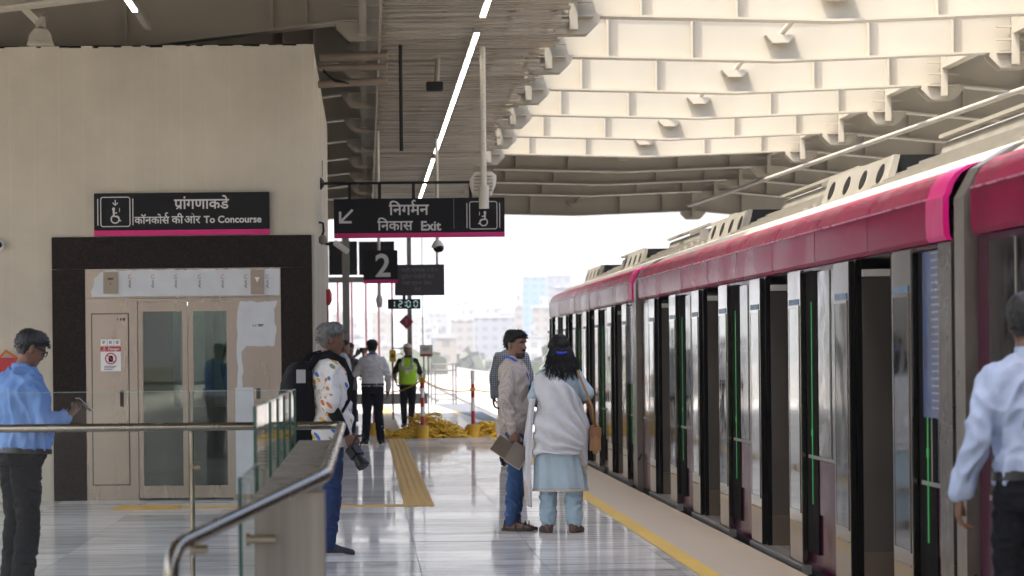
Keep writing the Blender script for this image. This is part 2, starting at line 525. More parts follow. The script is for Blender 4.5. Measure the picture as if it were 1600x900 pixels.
BLUEREFLECTION = mat('blue_reflection_paint', (.006, .05, .19), .2, var=.3, scale=3)  # colour of the reflection painted on the coach ends
SKYBLUE = mat('blue_header_strip', (.07, .16, .27), .35, var=.08)
BRASS = mat('steel_clamp', (.42, .36, .26), .3, 1.0, var=.1)
GROUNDM = mat('hazy_ground', (.26, .25, .21), .9, var=.35, scale=.01)

# ------------------------------------------------------------------ text
def lettering(body, height, x, z, y, m, parent, name='lettering', align='LEFT', off=.012, ref='E', sx=1.0, dz=0.0, th=.002):
    cu = bpy.data.curves.new('lettering_curve', 'FONT')
    cu.body = body; cu.size = 1.0; cu.offset = off; cu.align_x = align
    cu.resolution_u = 4
    o = bpy.data.objects.new('lettering_curve', cu); COL.objects.link(o)
    dg = bpy.context.evaluated_depsgraph_get()
    me = bpy.data.meshes.new_from_object(o.evaluated_get(dg))
    bpy.data.objects.remove(o); bpy.data.curves.remove(cu)
    bm = bmesh.new(); bm.from_mesh(me); bpy.data.meshes.remove(me)
    k = height                                         # font size in metres
    seen = set(); isl = 0
    bm.verts.ensure_lookup_table()
    depth = {}
    for v in bm.verts:
        if v.index in seen: continue
        st = [v]; seen.add(v.index)
        while st:
            a = st.pop(); depth[a.index] = isl
            for ed in a.link_edges:
                b_ = ed.other_vert(a)
                if b_.index not in seen: seen.add(b_.index); st.append(b_)
        isl += 1
    mb = MB()
    vs = [Vector((x + v.co.x * k * sx, y - .0006 * (depth[v.index] % 7), z + v.co.y * k)) for v in bm.verts]
    fs = [[v.index for v in f.verts] for f in bm.faces]
    bm.free()
    mb.add(vs, fs)
    ob = mb.build(name, m, parent, fixn=False)
    bmx = bmesh.new(); bmx.from_mesh(ob.data)
    for f in bmx.faces:
        if f.normal.y > 0: f.normal_flip()
    bmx.to_mesh(ob.data); bmx.free()
    return ob


def arc(cx, cz, r, a0, a1, n=20):
    return [(cx + r * math.cos(R(a0 + (a1 - a0) * i / n)), cz + r * math.sin(R(a0 + (a1 - a0) * i / n))) for i in range(n + 1)]


def lift_symbol(parent, cx, cz, s, y, m, arrow=True, flip=1):
    """rounded square between two bars, wheelchair user and arrow; s = half size"""
    mb = MB()
    r = .16 * s
    w = .06 * s
    pts = []
    for (qx, qz, a) in ((1, 1, 0), (-1, 1, 90), (-1, -1, 180), (1, -1, 270)):
        pts += arc(cx + qx * (s - r), cz + qz * (s - r), r, a, a + 90, 6)
    pts.append(pts[0]); pts.append(pts[1])
    mb.stroke(pts, w, y)
    for q in (-1, 1):
        mb.stroke([(cx + q * s * 1.2, cz - s * .93), (cx + q * s * 1.2, cz + s * .9)], w, y)
    f = flip
    ob = mb.build('symbol_frame', m, parent)
    mb = MB()
    mb.stroke(arc(cx - f * .02 * s, cz - .5 * s, .27 * s, 110 if f > 0 else 70, 400 if f > 0 else -220, 24), .085 * s, y)
    mb.stroke([(cx - f * .12 * s, cz + .12 * s), (cx - f * .10 * s, cz - .30 * s), (cx + f * .15 * s, cz - .32 * s)], .13 * s, y)
    mb.stroke([(cx - f * .1 * s, cz - .06 * s), (cx + f * .12 * s, cz - .08 * s)], .07 * s, y - .001)
    mb.stroke([(cx + f * .15 * s, cz - .30 * s), (cx + f * .3 * s, cz - .62 * s), (cx + f * .38 * s, cz - .6 * s)], .09 * s, y - .001)
    mb.stroke(arc(cx - f * .12 * s, cz + .2 * s, .055 * s, 0, 360, 12), .10 * s, y)
    mb.stroke([(cx + f * .28 * s, cz + .0 * s), (cx + f * .28 * s, cz + .26 * s)], .05 * s, y)
    if arrow:
        mb.stroke([(cx, cz + .82 * s), (cx, cz + .46 * s)], .07 * s, y)
        mb.stroke([(cx - .18 * s, cz + .62 * s), (cx, cz + .45 * s), (cx + .18 * s, cz + .62 * s)], .07 * s, y - .001)
    mb.build('wheelchair_symbol', m, parent)

# ================================================================== SETTING
# ground far below, one sheet to the horizon
g = MB(); g.add([(-6000, -1500, -12), (6000, -1500, -12), (6000, 6500, -12), (-6000, 6500, -12)], [(0, 1, 2, 3)])
tag(g.build('ground', GROUNDM), kind='structure')

# platform slab and tiles
PL0, PL1 = -80.0, 99.0
s = MB(); s.box(-9, 2.98, PL0, PL1, -1.1, -.012)
tag(s.build('platform_slab', JOINT), kind='structure')
tiles = MB(); tv = []
TX, TY = .9, 1.2
xs = [.37 + TX * k for k in range(-11, 3)]
x_edges = [a for a in xs if a < 2.25] + [2.25]
rt = random.Random(3)
for i in range(len(x_edges) - 1):
    x0, x1 = x_edges[i] + .002, x_edges[i + 1] - .002
    yy = 15.2
    while yy < PL1 - .1:
        y0, y1 = yy + .003, yy + TY - .003
        a, b2 = rt.gauss(0, .0007), rt.gauss(0, .0007)
        h = rt.uniform(-.0006, .0006)
        def zz(x, y): return h + a * (x - (x0 + x1) / 2) + b2 * (y - (y0 + y1) / 2)
        tiles.add([(x0, y0, zz(x0, y0)), (x1, y0, zz(x1, y0)), (x1, y1, zz(x1, y1)), (x0, y1, zz(x0, y1))], [(0, 1, 2, 3)])
        tv += [rt.random()] * 4
        yy += TY
tiles.add([(-9, PL0, 0), (2.25, PL0, 0), (2.25, 15.19, 0), (-9, 15.19, 0)], [(0, 1, 2, 3)]); tv += [.5] * 4
fl = tiles.build('platform_floor', MARBLE)
att = fl.data.attributes.new('tile', 'FLOAT', 'POINT'); att.data.foreach_set('value', tv)
tag(fl, kind='structure')
e = MB(); e.box(2.25, 2.98, PL0, PL1, -.3, -.002)
tag(e.build('platform_edge_paving', SAND), kind='structure')
e = MB(); e.add([(2.255, PL0, .002), (2.40, PL0, .002), (2.40, 92, .002), (2.255, 92, .002)], [(0, 1, 2, 3)])
tag(e.build('yellow_safety_line', YLINE), kind='structure')

# tactile paving
def tactile(x0, x1, y0, y1, along, mb):
    mb.box(x0, x1, y0, y1, -.01, .004)
    if along == 'y':
        n = 4
        for k in range(n):
            xc = x0 + (x1 - x0) * (k + .5) / n
            y = y0
            while y < y1 - .02:
                mb.prism([(xc - .021, .004), (xc + .021, .004), (xc + .012, .0095), (xc - .012, .0095)], 'y', y + .012, min(y + .298, y1 - .004))
                y += .3
    else:
        n = max(2, int((y1 - y0) / .075))
        for k in range(n):
            yc = y0 + (y1 - y0) * (k + .5) / n
            x = x0
            while x < x1 - .02:
                mb.prism([(yc - .021, .004), (yc + .021, .004), (yc + .012, .0095), (yc - .012, .0095)], 'x', x + .012, min(x + .298, x1 - .004))
                x += .3
tb = MB()
tactile(.372, .672, 32.0, 92, 'y', tb)
tactile(-1.9, .37, 32.05, 32.35, 'x', tb)
tactile(-2.55, -1.9, 31.8, 32.7, 'x', tb)
tag(tb.build('tactile_paving', OCHRE), kind='structure')

# track bed and rails on the viaduct
tbm = MB(); tbm.box(3.0, 10.2, -20, 420, -2.2, -1.15); tbm.box(-9, 3.0, 99.01, 420, -2.2, -1.15)
tag(tbm.build('track_bed', CONCRETE), kind='structure')
rl = MB()
for x in (3.83, 5.27):
    rl.box(x - .035, x + .035, -20, 420, -1.14, -.99)
tag(rl.build('running_rails', GUNMETAL), kind='structure')
pw = MB(); pw.box(10.2, 10.4, -20, 420, -2.2, -.1)
tag(pw.build('viaduct_parapet', CONCRETE), 'low concrete viaduct parapet on the far side of the tracks', 'wall')

sw = MB(); sw.box(-9.1, -8.9, -80, 45, -.01, 1.1); sw.box(-9.1, -8.9, 45.01, 96, -.01, 5.2)  # unseen wall added to darken reflections along the train
tag(sw.build('added_side_wall', PLASTER), 'long plain side wall at the back of the platform', 'wall')
# ------------------------------------------------------------------ canopy
GY = [30.3, 35.2, 40.0, 44.9, 49.7, 54.6, 59.4, 64.3, 69.1, 74.0]
ORD = ['first', 'second', 'third', 'fourth', 'fifth', 'sixth', 'seventh', 'eighth', 'ninth', 'tenth', 'eleventh']
def gbot(x, z0=5.22):
    if x < .2: return z0 + .02 + .11 * (x - .2)
    if x < 2.3: return z0 + .02
    if x < 5.2: return z0 + .02 - .09 * (x - 2.3) / 2.9
    if x < 8.1: return z0 - .07 + .09 * (x - 5.2) / 2.9
    return z0 + .02 - .1 * (x - 8.1)

def cross_girder(Y, label, z0=5.22, depth=.95, fl_w=.16, mirror=True):
    t = thing('cross_girder', label, 'steel girder', (5.2, Y, z0), group='cross girders of the platform roof')
    knots = [-9, -3.5, .2, 2.3, 5.2, 8.1, 14]
    web = MB()
    for a, b in zip(knots, knots[1:]):
        web.prism([(a, gbot(a, z0)), (b, gbot(b, z0)), (b, gbot(b, z0) + depth), (a, gbot(a, z0) + depth)], 'y', Y - .012, Y + .012)
    web.build('web', CREAM, t)
    for dz, nm in ((-.028, 'bottom_flange'), (depth, 'top_flange')):
        f = MB()
        for a, b in zip(knots, knots[1:]):
            f.prism([(a, gbot(a, z0) + dz), (b, gbot(b, z0) + dz), (b, gbot(b, z0) + dz + .026), (a, gbot(a, z0) + dz + .026)], 'y', Y - fl_w, Y + fl_w)
        f.build(nm, CREAM, t)
    for x in (-5.6, -4.2, -2.6, -1.0, -.62, 3.05, 4.1, 6.3, 7.35, 9.3, 10.6, 11.8):
        m = MB(); zb = gbot(x, z0)
        m.box(x - .012, x + .012, Y - .12, Y - .013, zb, zb + depth - .01)
        m.build('stiffener', CREAM, t)
    # bracket where the ridge tie meets the web
    m = MB(); zb = gbot(5.2, z0)
    m.prism([(5.2 - .19, zb + .30), (5.2 + .19, zb + .30), (5.2 + .10, zb + .20), (5.2 - .10, zb + .20)], 'y', Y - .20, Y - .013)
    m.tube([(5.2, Y - .14, zb + .3), (5.75, Y - .9, zb + .98)], .035, 8)
    m.build('ridge_bracket', CREAM, t)
    for x in (0.0, 2.3, 8.1):
        m = MB(); zb = gbot(x, z0) - .03
        m.prism([(x - .30, zb), (x + .30, zb), (x + .30, zb - .06), (x + .16, zb - .20), (x - .16, zb - .20), (x - .30, zb - .06)], 'y', Y - .17, Y - .14)
        m.prism([(x - .30, zb), (x + .30, zb), (x + .30, zb - .06), (x + .16, zb - .20), (x - .16, zb - .20), (x - .30, zb - .06)], 'y', Y + .14, Y + .17)
        m.build('gusset_plate', CREAM, t)
        m = MB()
        m.box(x - .045, x + .045, Y - .30, Y - .18, zb - .16, zb + .62)
        for k in range(4):
            z = zb - .02 + .16 * k
            m.box(x - .22, x - .046, Y - .27, Y - .175, z, z + .018); m.box(x + .046, x + .22, Y - .27, Y - .175, z, z + .018)
        m.build('node_bracket', CREAM, t)
    return t
for i, Y in enumerate(GY):
    cross_girder(Y, 'cream steel cross girder above the tracks, %s counted from the far roof end' % ORD[len(GY) - i])
cross_girder(79.0, 'deepest cream steel girder closing the far end of the roof', z0=4.98, depth=1.2)

def long_beam(x, label, zt=5.95, h=.5):
    t = thing('purlin', label, 'roof beam', (x, 55, zt))
    m = MB(); m.box(x - .008, x + .008, 27, 79, zt - h, zt); m.build('web', CREAM, t)
    m = MB(); m.box(x - .07, x + .07, 27, 79, zt - h - .018, zt - h - .001); m.build('flange', CREAM, t)
for x, lb in ((0.04, 'long steel roof beam running away above the lift shaft corner'), (2.34, 'long steel roof beam along the edge of the slatted ceiling'), (8.14, 'long steel roof beam along the far side of the open roof bay')):
    long_beam(x, lb)
pr = MB(); pr.tube([(8.5, 27, 4.7), (8.1, 39.3, 4.7), (7.46, 59.4, 4.7), (7.1, 70, 4.7)], .036, 10)
tag(pr.build('roof_pipe', CREAM, smooth=40), 'pale pipe slung under the roof beyond the train', 'pipe')

# roof sheeting: solid over the platform and beyond the open track bay
def ribbed_deck(x0, x1, y0, y1, z0, z1, name, label):
    m = MB(); n = int((y1 - y0) / .4)
    for i in range(n):
        a = y0 + (y1 - y0) * i / n; b = y0 + (y1 - y0) * (i + 1) / n
        dz = .05 if i % 2 else 0
        m.add([(x0, a, z0 + dz), (x1, a, z1 + dz), (x1, b, z1 + dz), (x0, b, z0 + dz), (x0, a, z0 + dz + .07), (x1, a, z1 + dz + .07), (x1, b, z1 + dz + .07), (x0, b, z0 + dz + .07)],
              [(0, 1, 2, 3), (7, 6, 5, 4), (0, 4, 5, 1), (2, 6, 7, 3), (0, 3, 7, 4), (1, 5, 6, 2)])
    tag(m.build(name, DECK), label, 'roof')
ribbed_deck(.2, 1.88, -80, 81, 6.25, 6.25, 'roof_sheet', 'dark ribbed roof sheeting above the slatted ceiling')
ribbed_deck(-9, .19, 26, 81, 5.25, 6.25, 'roof_sheet', 'dark sloping roof sheeting over the lift shaft')
ribbed_deck(-7.8, .19, -80, 26.0, 5.38, 6.25, 'roof_sheet', 'dark sloping roof sheeting before the lift shaft')
ribbed_deck(8.0, 14, -80, 81, 6.25, 5.7, 'roof_sheet', 'dark ribbed roof sheeting beyond the open track bay')
ribbed_deck(1.89, 7.99, 59.3, 81, 6.3, 6.3, 'roof_sheet', 'dark roof sheeting covering the far end of the track bay')

# slatted ceiling over the platform
t = thing('slatted_ceiling', 'dim metal slat ceiling hung over the middle of the platform', 'ceiling', (1.2, 50, 5.0))
rs = random.Random(11)
m = MB(); y = 29.0
while y < 78.6:
    w = rs.choice((.09, .11, .13, .16)); gap = rs.choice((.14, .2, .26, .34))
    xe = 2.12 + rs.uniform(-.10, .10)
    z = 5.0 + rs.uniform(-.015, .015)
    m.box(.22 + rs.uniform(-.03, .03), xe, y, y + w, z, z + .028)
    y += w + gap
o = m.build('slats', SLAT, t)
m = MB()
for x in (.34, .86, 1.55, 1.98): m.box(x - .02, x + .02, 29, 78.6, 5.04, 5.09)
m.build('carrier_rail', SLAT, t)
m = MB(); m.box(.17, .195, 29, 78.6, 4.96, 5.12); m.build('edge_trim', SLAT, t)
m = MB()
for k in range(40):
    for x in (.34, 1.98):
        m.box(x - .006, x + .006, 29.6 + k * 1.22, 29.612 + k * 1.22, 5.09, 6.2)
m.build('hanger_rods', SLAT, t)

# linear lamps in two rows
def lamp(x, y0, y1, z, label, group, lit=True):
    t = thing('linear_lamp', label, 'lamp', (x, (y0 + y1) / 2, z), group=group)
    m = MB(); m.box(x - .035, x + .035, y0, y1, z, z + .05); m.build('housing', GREY, t)
    if lit:
        m = MB(); m.box(x - .026, x + .026, y0 + .04, y1 - .18, z - .018, z - .001); m.build('diffuser', LAMP, t)
    return t
first = lamp(1.2, 29.3, 30.74, 4.9, 'slim lit linear lamp in the long row under the slatted ceiling', 'lamps in the lit row under the ceiling')
for k in range(1, 34):
    if k in (2, 17): continue
    dup(first, (1.2, 30.02 + 1.45 * k, 4.9))
lamp(-2.27, 28.0, 32.1, 4.98, 'lit linear lamp above the lift shaft wall', None)
lamp(-2.27, 32.15, 33.9, 4.98, 'unlit tail of the linear lamp above the lift shaft', None, lit=False)

# ================================================================== LIFT SHAFT
YL = 34.0
XR = -.527
t = thing('lift_shaft', 'tall beige plastered lift shaft with a ragged top edge', 'lift shaft', (-3.5, YL, 0))
m = MB()
rg = random.Random(5)
# block with an opening for the lift doorway
ox0 = at(218, 700, YL).x; ox1 = at(364, 700, YL).x; oz = at(290, 467, YL).z
m.box(-7.5, ox0, YL, 45.8, 0, 4.80); m.box(ox1, XR, YL, 45.8, 0, 4.80)
m.box(ox0, ox1, YL, 45.8, oz, 4.80); m.box(ox0, ox1, YL + 1.9, 45.8, 0, oz)
m.build('wall', PLASTER, t)
m = MB(); x = -7.5
while x < XR:
    w = rg.uniform(.04, .16); x1 = min(x + w, XR)
    h = rg.uniform(.0, .028)
    m.box(x, x1, YL + .001, YL + .25, 4.80, 4.805 + h)
    x = x1
m.build('broken_top_edge', PLASTER, t)
m = MB(); m.box(-7.5, XR - .02, YL + .26, 45.7, 4.801, 4.86); m.build('dark_capping', BLACK, t)
m = MB(); m.box(XR - .001, XR + .006, 39.9, 40.2, 3.75, 3.95); m.build('vent_slot', BLACK, t)

# lift cabin seen through the glass
t = thing('lift_cabin', 'pale green lift cabin standing behind the glass doors', 'lift cabin', ((ox0 + ox1) / 2, YL + 1.2, 0))
m = MB(); m.box(ox0 + .0, ox1 - .0, YL + 1.78, YL + 1.88, 0.01, oz); m.build('back_panel', CABIN, t)
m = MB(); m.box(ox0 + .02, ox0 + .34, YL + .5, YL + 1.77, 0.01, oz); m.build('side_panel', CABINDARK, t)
xk = at(313, 600, YL).x
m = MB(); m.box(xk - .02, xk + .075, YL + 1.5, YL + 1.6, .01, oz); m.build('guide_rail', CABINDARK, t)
m = MB(); m.tube([(xk + .22, YL + 1.4, 2.1), (xk + .26, YL + 1.4, 1.7), (xk + .19, YL + 1.4, 1.4), (xk + .27, YL + 1.4, 1.0)], .045, 8); m.build('hanging_cable', CABINDARK, t, smooth=True)
m = MB(); m.box(ox0 + .15, ox1 - .15, YL + .7, YL + 1.3, oz - .05, oz - .02); m.build('added_cabin_glow', mat('added_cabin_glow', (.9, .9, .9), .4, emit=(.92, 1.0, .93), estr=1.1), t)  # added glowing panel, out of sight, brightens the cabin behind the glass
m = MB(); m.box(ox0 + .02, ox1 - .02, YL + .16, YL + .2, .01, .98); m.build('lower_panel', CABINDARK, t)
bagx = at(357, 560, YL).x
m = MB(); m.sphere((bagx, YL + .9, 1.25), .09, .09, .24); m.build('blue_cover', mat('blue_tarpaulin', (.03, .15, .5), .6), t, smooth=True)
m = MB(); m.sphere((bagx + .02, YL + .9, 1.55), .05, .05, .2); m.build('orange_strap', mat('orange_strap', (.7, .28, .03), .6), t, smooth=True)

# dark granite surround
t = thing('granite_surround', 'dark polished granite surround framing the lift entrance', 'stone surround', (-2.0, YL, 0))
gx0, gx1 = at(83, 580, YL).x, at(489, 580, YL).x
gz1 = at(285, 369, YL).z
fx0, fx1 = at(135, 600, YL).x, at(440, 600, YL).x
fz1 = at(288, 419, YL).z
m = MB(); m.box(gx0, gx1, YL - .03, YL - .001, fz1, gz1, ch=.003); m.build('top_slab', GRANITE, t)
m = MB(); m.box(gx0, fx0, YL - .03, YL - .001, 0, fz1 - .003, ch=.003); m.build('side_slab', GRANITE, t)
m = MB(); m.box(fx1, gx1, YL - .03, YL - .001, 0, fz1 - .003, ch=.003); m.build('side_slab', GRANITE, t)

# lift entrance
t = thing('lift_entrance', 'steel lift entrance with glass doors and peeling white film', 'lift', ((fx0 + fx1) / 2, YL, 0))
hz0 = at(288, 464, YL).z
m = MB(); m.box(fx0, fx1, YL - .022, YL - .001, hz0, fz1 - .004); m.build('header', STEEL, t)
m = MB()
top = []
a0, a1 = at(145, 440, YL).x, fx1 - .012
n = 40; rgf = random.Random(9)
poly = [(a0 - .01, hz0 + .01), (a1, hz0 + .012), (a1 + .004, fz1 - .03)]
for i in range(n):
    xx = a1 - (a1 - a0 - .1) * i / n
    poly.append((xx, fz1 - .012 - rgf.uniform(0, .012)))
poly += [(a0 + .08, fz1 - .04), (a0 + .06, fz1 - .07), (a0 + .02, fz1 - .10), (a0 + .012, fz1 - .17), (a0 - .02, hz0 + .06)]
m.prism(poly, 'y', YL - .026, YL - .0225)
film = m.build('header_film', FILM, t)
INKD = mat('film_ink_dark', (.06, .065, .09), .6); INKO = mat('film_ink_orange', (.45, .16, .04), .6)
m = MB(); m2 = MB()
for px in (203, 239, 275, 312, 348, 384, 418):
    c = at(px, 440, YL); q = .0068
    m2.stroke([(c.x + dx * q, c.z + dz * q) for dx, dz in ((2, 11), (-1.5, 9.5), (-2.2, 6), (.5, 4), (2.5, 6.5))], .007, YL - .029, .002)
    m.stroke([(c.x + dx * q, c.z + dz * q) for dx, dz in ((1.5, 2), (-1, 0), (1.5, -3), (-1.5, -5), (1.5, -6))], .009, YL - .029, .002)
    m.stroke([(c.x + dx * q, c.z + dz * q) for dx, dz in ((-2.5, -7), (0, -7.6), (1.5, -10))], .008, YL - .029, .002)
m.build('film_print', INKD, film); m2.build('film_print_loop', INKO, film)
def plate(px0, py0, px1, py1, m_, name, par, d0=.03, d1=.0265, ch=.0):
    a = at(px0, py1, YL); b = at(px1, py0, YL)
    q = MB(); q.box(a.x, b.x, YL - d0, YL - d1, a.z, b.z, ch=ch)
    return q.build(name, m_, par)
p1 = plate(162, 425, 184, 459, CARDTAN, 'indicator_plate', t, .04, .0265)
c = at(173, 436, YL); m = MB(); m.box(c.x - .03, c.x + .03, YL - .0425, YL - .0405, c.z - .012, c.z + .012); m.box(c.x - .008, c.x + .008, YL - .0425, YL - .0405, c.z - .06, c.z - .045); m.build('display', mat('indicator_display', (.09, .07, .055), .4), p1)
p2 = plate(392, 421, 412, 460, CARDTAN, 'lantern_plate', t, .04, .0265)
c = at(402, 437, YL); m = MB(); m.prism([(c.x - .026, c.z + .026), (c.x + .026, c.z + .026), (c.x, c.z - .03)], 'y', YL - .043, YL - .0405); m.build('down_arrow', WHITE, p2)
# left control cabinet
lp = plate(136, 466, 212, 785, STEEL, 'control_cabinet', t, .022, .001)
a = at(147, 757, YL); b = at(200, 491, YL)
m = MB(); m.box(a.x - .012, b.x + .012, YL - .026, YL - .0225, a.z - .012, b.z + .012); m.build('cabinet_reveal', mat('cabinet_shadow_gap', (.06, .05, .045), .5), lp)
m = MB(); m.box(a.x, b.x, YL - .034, YL - .0265, a.z, b.z, ch=.003); dd = m.build('cabinet_door', STEEL, lp)
c = at(191, 623, YL); m = MB(); m.box(c.x - .02, c.x + .02, YL - .048, YL - .0345, c.z - .085, c.z + .085, ch=.006); m.build('lock_handle', BLACK, dd)
c = at(190, 499, YL); m = MB()
for k, w in enumerate((.012, .02, .03)): m.box(c.x - .045 + k * .03, c.x - .045 + k * .03 + w * .8, YL - .0365, YL - .0345, c.z - .012, c.z + .012)
m.build('maker_plate', BLACK, dd)
# door frame and the two leaves
a = at(213, 783, YL); b = at(366, 466, YL)
m = MB(); m.box(a.x, a.x + .028, YL - .03, YL - .001, .0, b.z); m.box(b.x - .028, b.x, YL - .03, YL - .001, .0, b.z); m.box(a.x + .028, b.x - .028, YL - .03, YL - .001, b.z - .03, b.z)
m.build('door_frame', STEEL, t)
mid = at(294, 600, YL).x
for (q0, q1) in ((a.x + .03, mid - .003), (mid + .003, b.x - .03)):
    top_ = b.z - .032
    m = MB()
    st = .055
    m.box(q0, q0 + st, YL + .005, YL + .045, .02, top_); m.box(q1 - st, q1, YL + .005, YL + .045, .02, top_)
    m.box(q0 + st, q1 - st, YL + .005, YL + .045, top_ - .10, top_); m.box(q0 + st, q1 - st, YL + .005, YL + .045, .02, .15)
    lf = m.build('door_leaf', STEEL, t)
    m = MB(); m.box(q0 + st, q1 - st, YL + .02, YL + .03, .15, top_ - .10); m.build('glass_pane', LIFTGLASS, lf)
# right panel with film
rp = plate(368, 466, 439, 785, STEEL, 'side_panel', t, .022, .001)
m = MB(); rgf = random.Random(4)
A = at(377, 690, YL); B = at(433, 470, YL)
poly = []
zt, zb_, zl = at(400, 470, YL).z, at(400, 540, YL).z, at(400, 740, YL).z
for i in range(14): poly.append((A.x + (B.x - A.x) * i / 13, zt - rgf.uniform(0, .02)))
for i in range(10): poly.append((B.x - rgf.uniform(0, .035), zt - (zt - zb_) * (i + 1) / 10))
for i in range(8): poly.append((B.x - .06 - (B.x - A.x - .09) * i / 8, zb_ - rgf.uniform(0, .015)))
for i in range(10): poly.append((A.x + .04 - rgf.uniform(0, .03), zb_ - (zl - zb_) * -1 * 0 - (zb_ - at(400, 640, YL).z) * (i + 1) / 10))
poly.append((A.x - .04, at(400, 645, YL).z))
for i in range(10): poly.append((A.x - .04 + rgf.uniform(0, .02), at(400, 645, YL).z + (zt - at(400, 645, YL).z) * (i + .3) / 10.5))
m.prism(poly, 'y', YL - .0255, YL - .0225); sf = m.build('side_film', FILM, rp)
plate(366, 605, 396, 772, FILM, 'lower_film', rp, .0262, .0232)
c = at(404, 508, YL); m = MB()
m.stroke([(c.x - .06, c.z + .012), (c.x - .055, c.z - .012), (c.x - .03, c.z - .012), (c.x - .026, c.z + .012)], .007, YL - .0285, .002)
m.stroke([(c.x - .01, c.z + .006), (c.x + .06, c.z + .006)], .008, YL - .0285, .002); m.stroke([(c.x + .0, c.z - .008), (c.x + .045, c.z - .008)], .012, YL - .0285, .002)
m.build('film_print', INKD, sf)
c = at(404, 615, YL); m = MB(); m.box(c.x - .022, c.x + .022, YL - .036, YL - .0265, c.z - .055, c.z + .055, ch=.005); m.build('call_button', BLACK, rp)

# danger notice on the cabinet door
t = thing('danger_notice', 'white notice with red band and no-touching hand on the lift cabinet', 'notice', tuple(at(174, 555, YL) + Vector((0, -.04, 0))))
a = at(158, 580, YL); b = at(189, 530, YL); yz = YL - .0345
m = MB(); m.box(a.x, b.x, yz - .002, yz - .0003, a.z, b.z - .07); m.build('card', WHITE, t)
m = MB(); m.box(a.x - .002, b.x + .002, yz - .004, yz - .0022, b.z - .13, b.z - .075); m.build('red_band', RED, t)
lettering('⚠ Danger', .042, (a.x + b.x) / 2, b.z - .117, yz - .006, WHITE, t, 'lettering', 'CENTER')
cx, cz = (a.x + b.x) / 2, b.z - .205
m = MB(); m.stroke(arc(cx, cz, .056, 0, 360, 24), .012, yz - .006); m.stroke([(cx - .038, cz + .038), (cx + .038, cz - .038)], .009, yz - .0075); m.build('prohibition_ring', RED, t)
m = MB(); m.prism([(cx - .02, cz - .035), (cx + .018, cz - .035), (cx + .027, cz - .005), (cx + .02, cz + .03), (cx - .012, cz + .034), (cx - .026, cz + .005)], 'y', yz - .0045, yz - .0022); m.build('hand_symbol', BLACK, t)
m = MB()
for k in range(3): m.box(cx - .07, cx + .06 - .02 * k, yz - .0035, yz - .0022, cz - .085 - .016 * k, cz - .078 - .016 * k)
m.build('small_print', INKD, t)
for k in range(3):
    q0 = a.x + .002 + k * (b.x - a.x) / 3
    m = MB(); m.box(q0, q0 + (b.x - a.x) / 3 - .006, yz - .002, yz - .0003, b.z - .066, b.z); qq = m.build('icon_card', WHITE, t)
    m = MB(); q1 = q0 + (b.x - a.x) / 6 - .003; m.stroke(arc(q1, b.z - .033, .012, 0, 300 + 20 * k, 10), .009, yz - .004); m.build('icon', INKD, qq)

# sign above the lift
def sign_box(name, label, a, b, Y, depth, cat='sign'):
    t = thing(name, label, cat, ((a.x + b.x) / 2, Y, a.z))
    st = .057
    m = MB(); m.box(a.x, b.x, Y - depth, Y, a.z + st, b.z, ch=.004); m.build('panel', SIGNBLACK, t)
    m = MB(); m.box(a.x, b.x, Y - depth - .002, Y, a.z, a.z + st - .001); m.build('stripe', PINK, t)
    return t
Y0 = YL - .0315
a = at(148, 369, YL); b = at(421, 300, YL)
t = sign_box('lift_sign', 'black sign above the lift doors reading To Concourse', a, b, YL - .002, .06)
yf = YL - .0625
c = at(181, 331.5, YL)
lift_symbol(t, c.x, c.z, .155, yf - .004, LETTER)
k = .0068
c = at(273, 325, YL)
def devanagari_line(glyphs, height, x, z, y, m, par, sx=1.0):
    return lettering(glyphs, height, x, z, y, m, par, 'lettering', 'LEFT', .016, sx=sx)
o1 = devanagari_line('पांगणाकडे', .155, c.x, c.z - .012, yf - .003, LETTER, t, 1.0)
w_now = o1.dimensions.x if o1.dimensions.x else .53
m = MB(); m.stroke([(c.x + .060, c.z + .012), (c.x + .022, c.z - .012)], .014, yf - .008, .003); m.build('lettering_stroke', LETTER, t)
c = at(211, 350, YL)
devanagari_line('कॉनकोस', .112, c.x, c.z, yf - .003, LETTER, t)
devanagari_line('की', .118, at(269, 350, YL).x, c.z, yf - .003, LETTER, t)
devanagari_line('ओर', .118, at(288.5, 350, YL).x, c.z, yf - .003, LETTER, t)
lettering('To Concourse', .103, at(319, 350, YL).x, at(317, 348.5, YL).z, yf - .003, LETTER, t, off=.022)
SIGN_REPH = (t, yf)
# ------------------------------------------------------------------ exit sign hung from a bracket on the shaft
YS = 38.0
a = at(522, 372.5, YS); b = at(788, 308.5, YS)
t = sign_box('exit_sign', 'long black hanging sign with down-left arrow reading Exit', a, b, YS + .03, .06)
yf = YS - .0325
c = at(541, 338, YS); u = YS / FPX
m = MB()
m.stroke([(c.x + 10 * u, c.z + 10 * u), (c.x - 8 * u, c.z - 8 * u)], .028, yf - .004)
m.stroke([(c.x - 9.5 * u, c.z + 7 * u), (c.x - 9.5 * u, c.z - 9.6 * u)], .028, yf - .005); m.stroke([(c.x - 11 * u, c.z - 9.5 * u), (c.x + 8.5 * u, c.z - 9.5 * u)], .028, yf - .006)
m.build('arrow', LETTER, t)
c = at(608, 336, YS)
devanagari_line('िनगमन', .185, c.x, c.z, yf - .003, LETTER, t)
c = at(590, 360, YS)
devanagari_line('िनकास', .165, c.x, c.z, yf - .003, LETTER, t)
lettering('Exit', .155, at(657, 360, YS).x, at(657, 360, YS).z, yf - .003, LETTER, t, off=.026)
c = at(755, 336.5, YS); lift_symbol(t, c.x, c.z, .162, yf - .004, LETTER, arrow=False, flip=-1)
m = MB(); c = at(709, 340, YS); m.box(c.x - .003, c.x + .003, yf - .003, yf + .0, a.z + .1, b.z - .01); m.build('panel_joint', GREY, t)
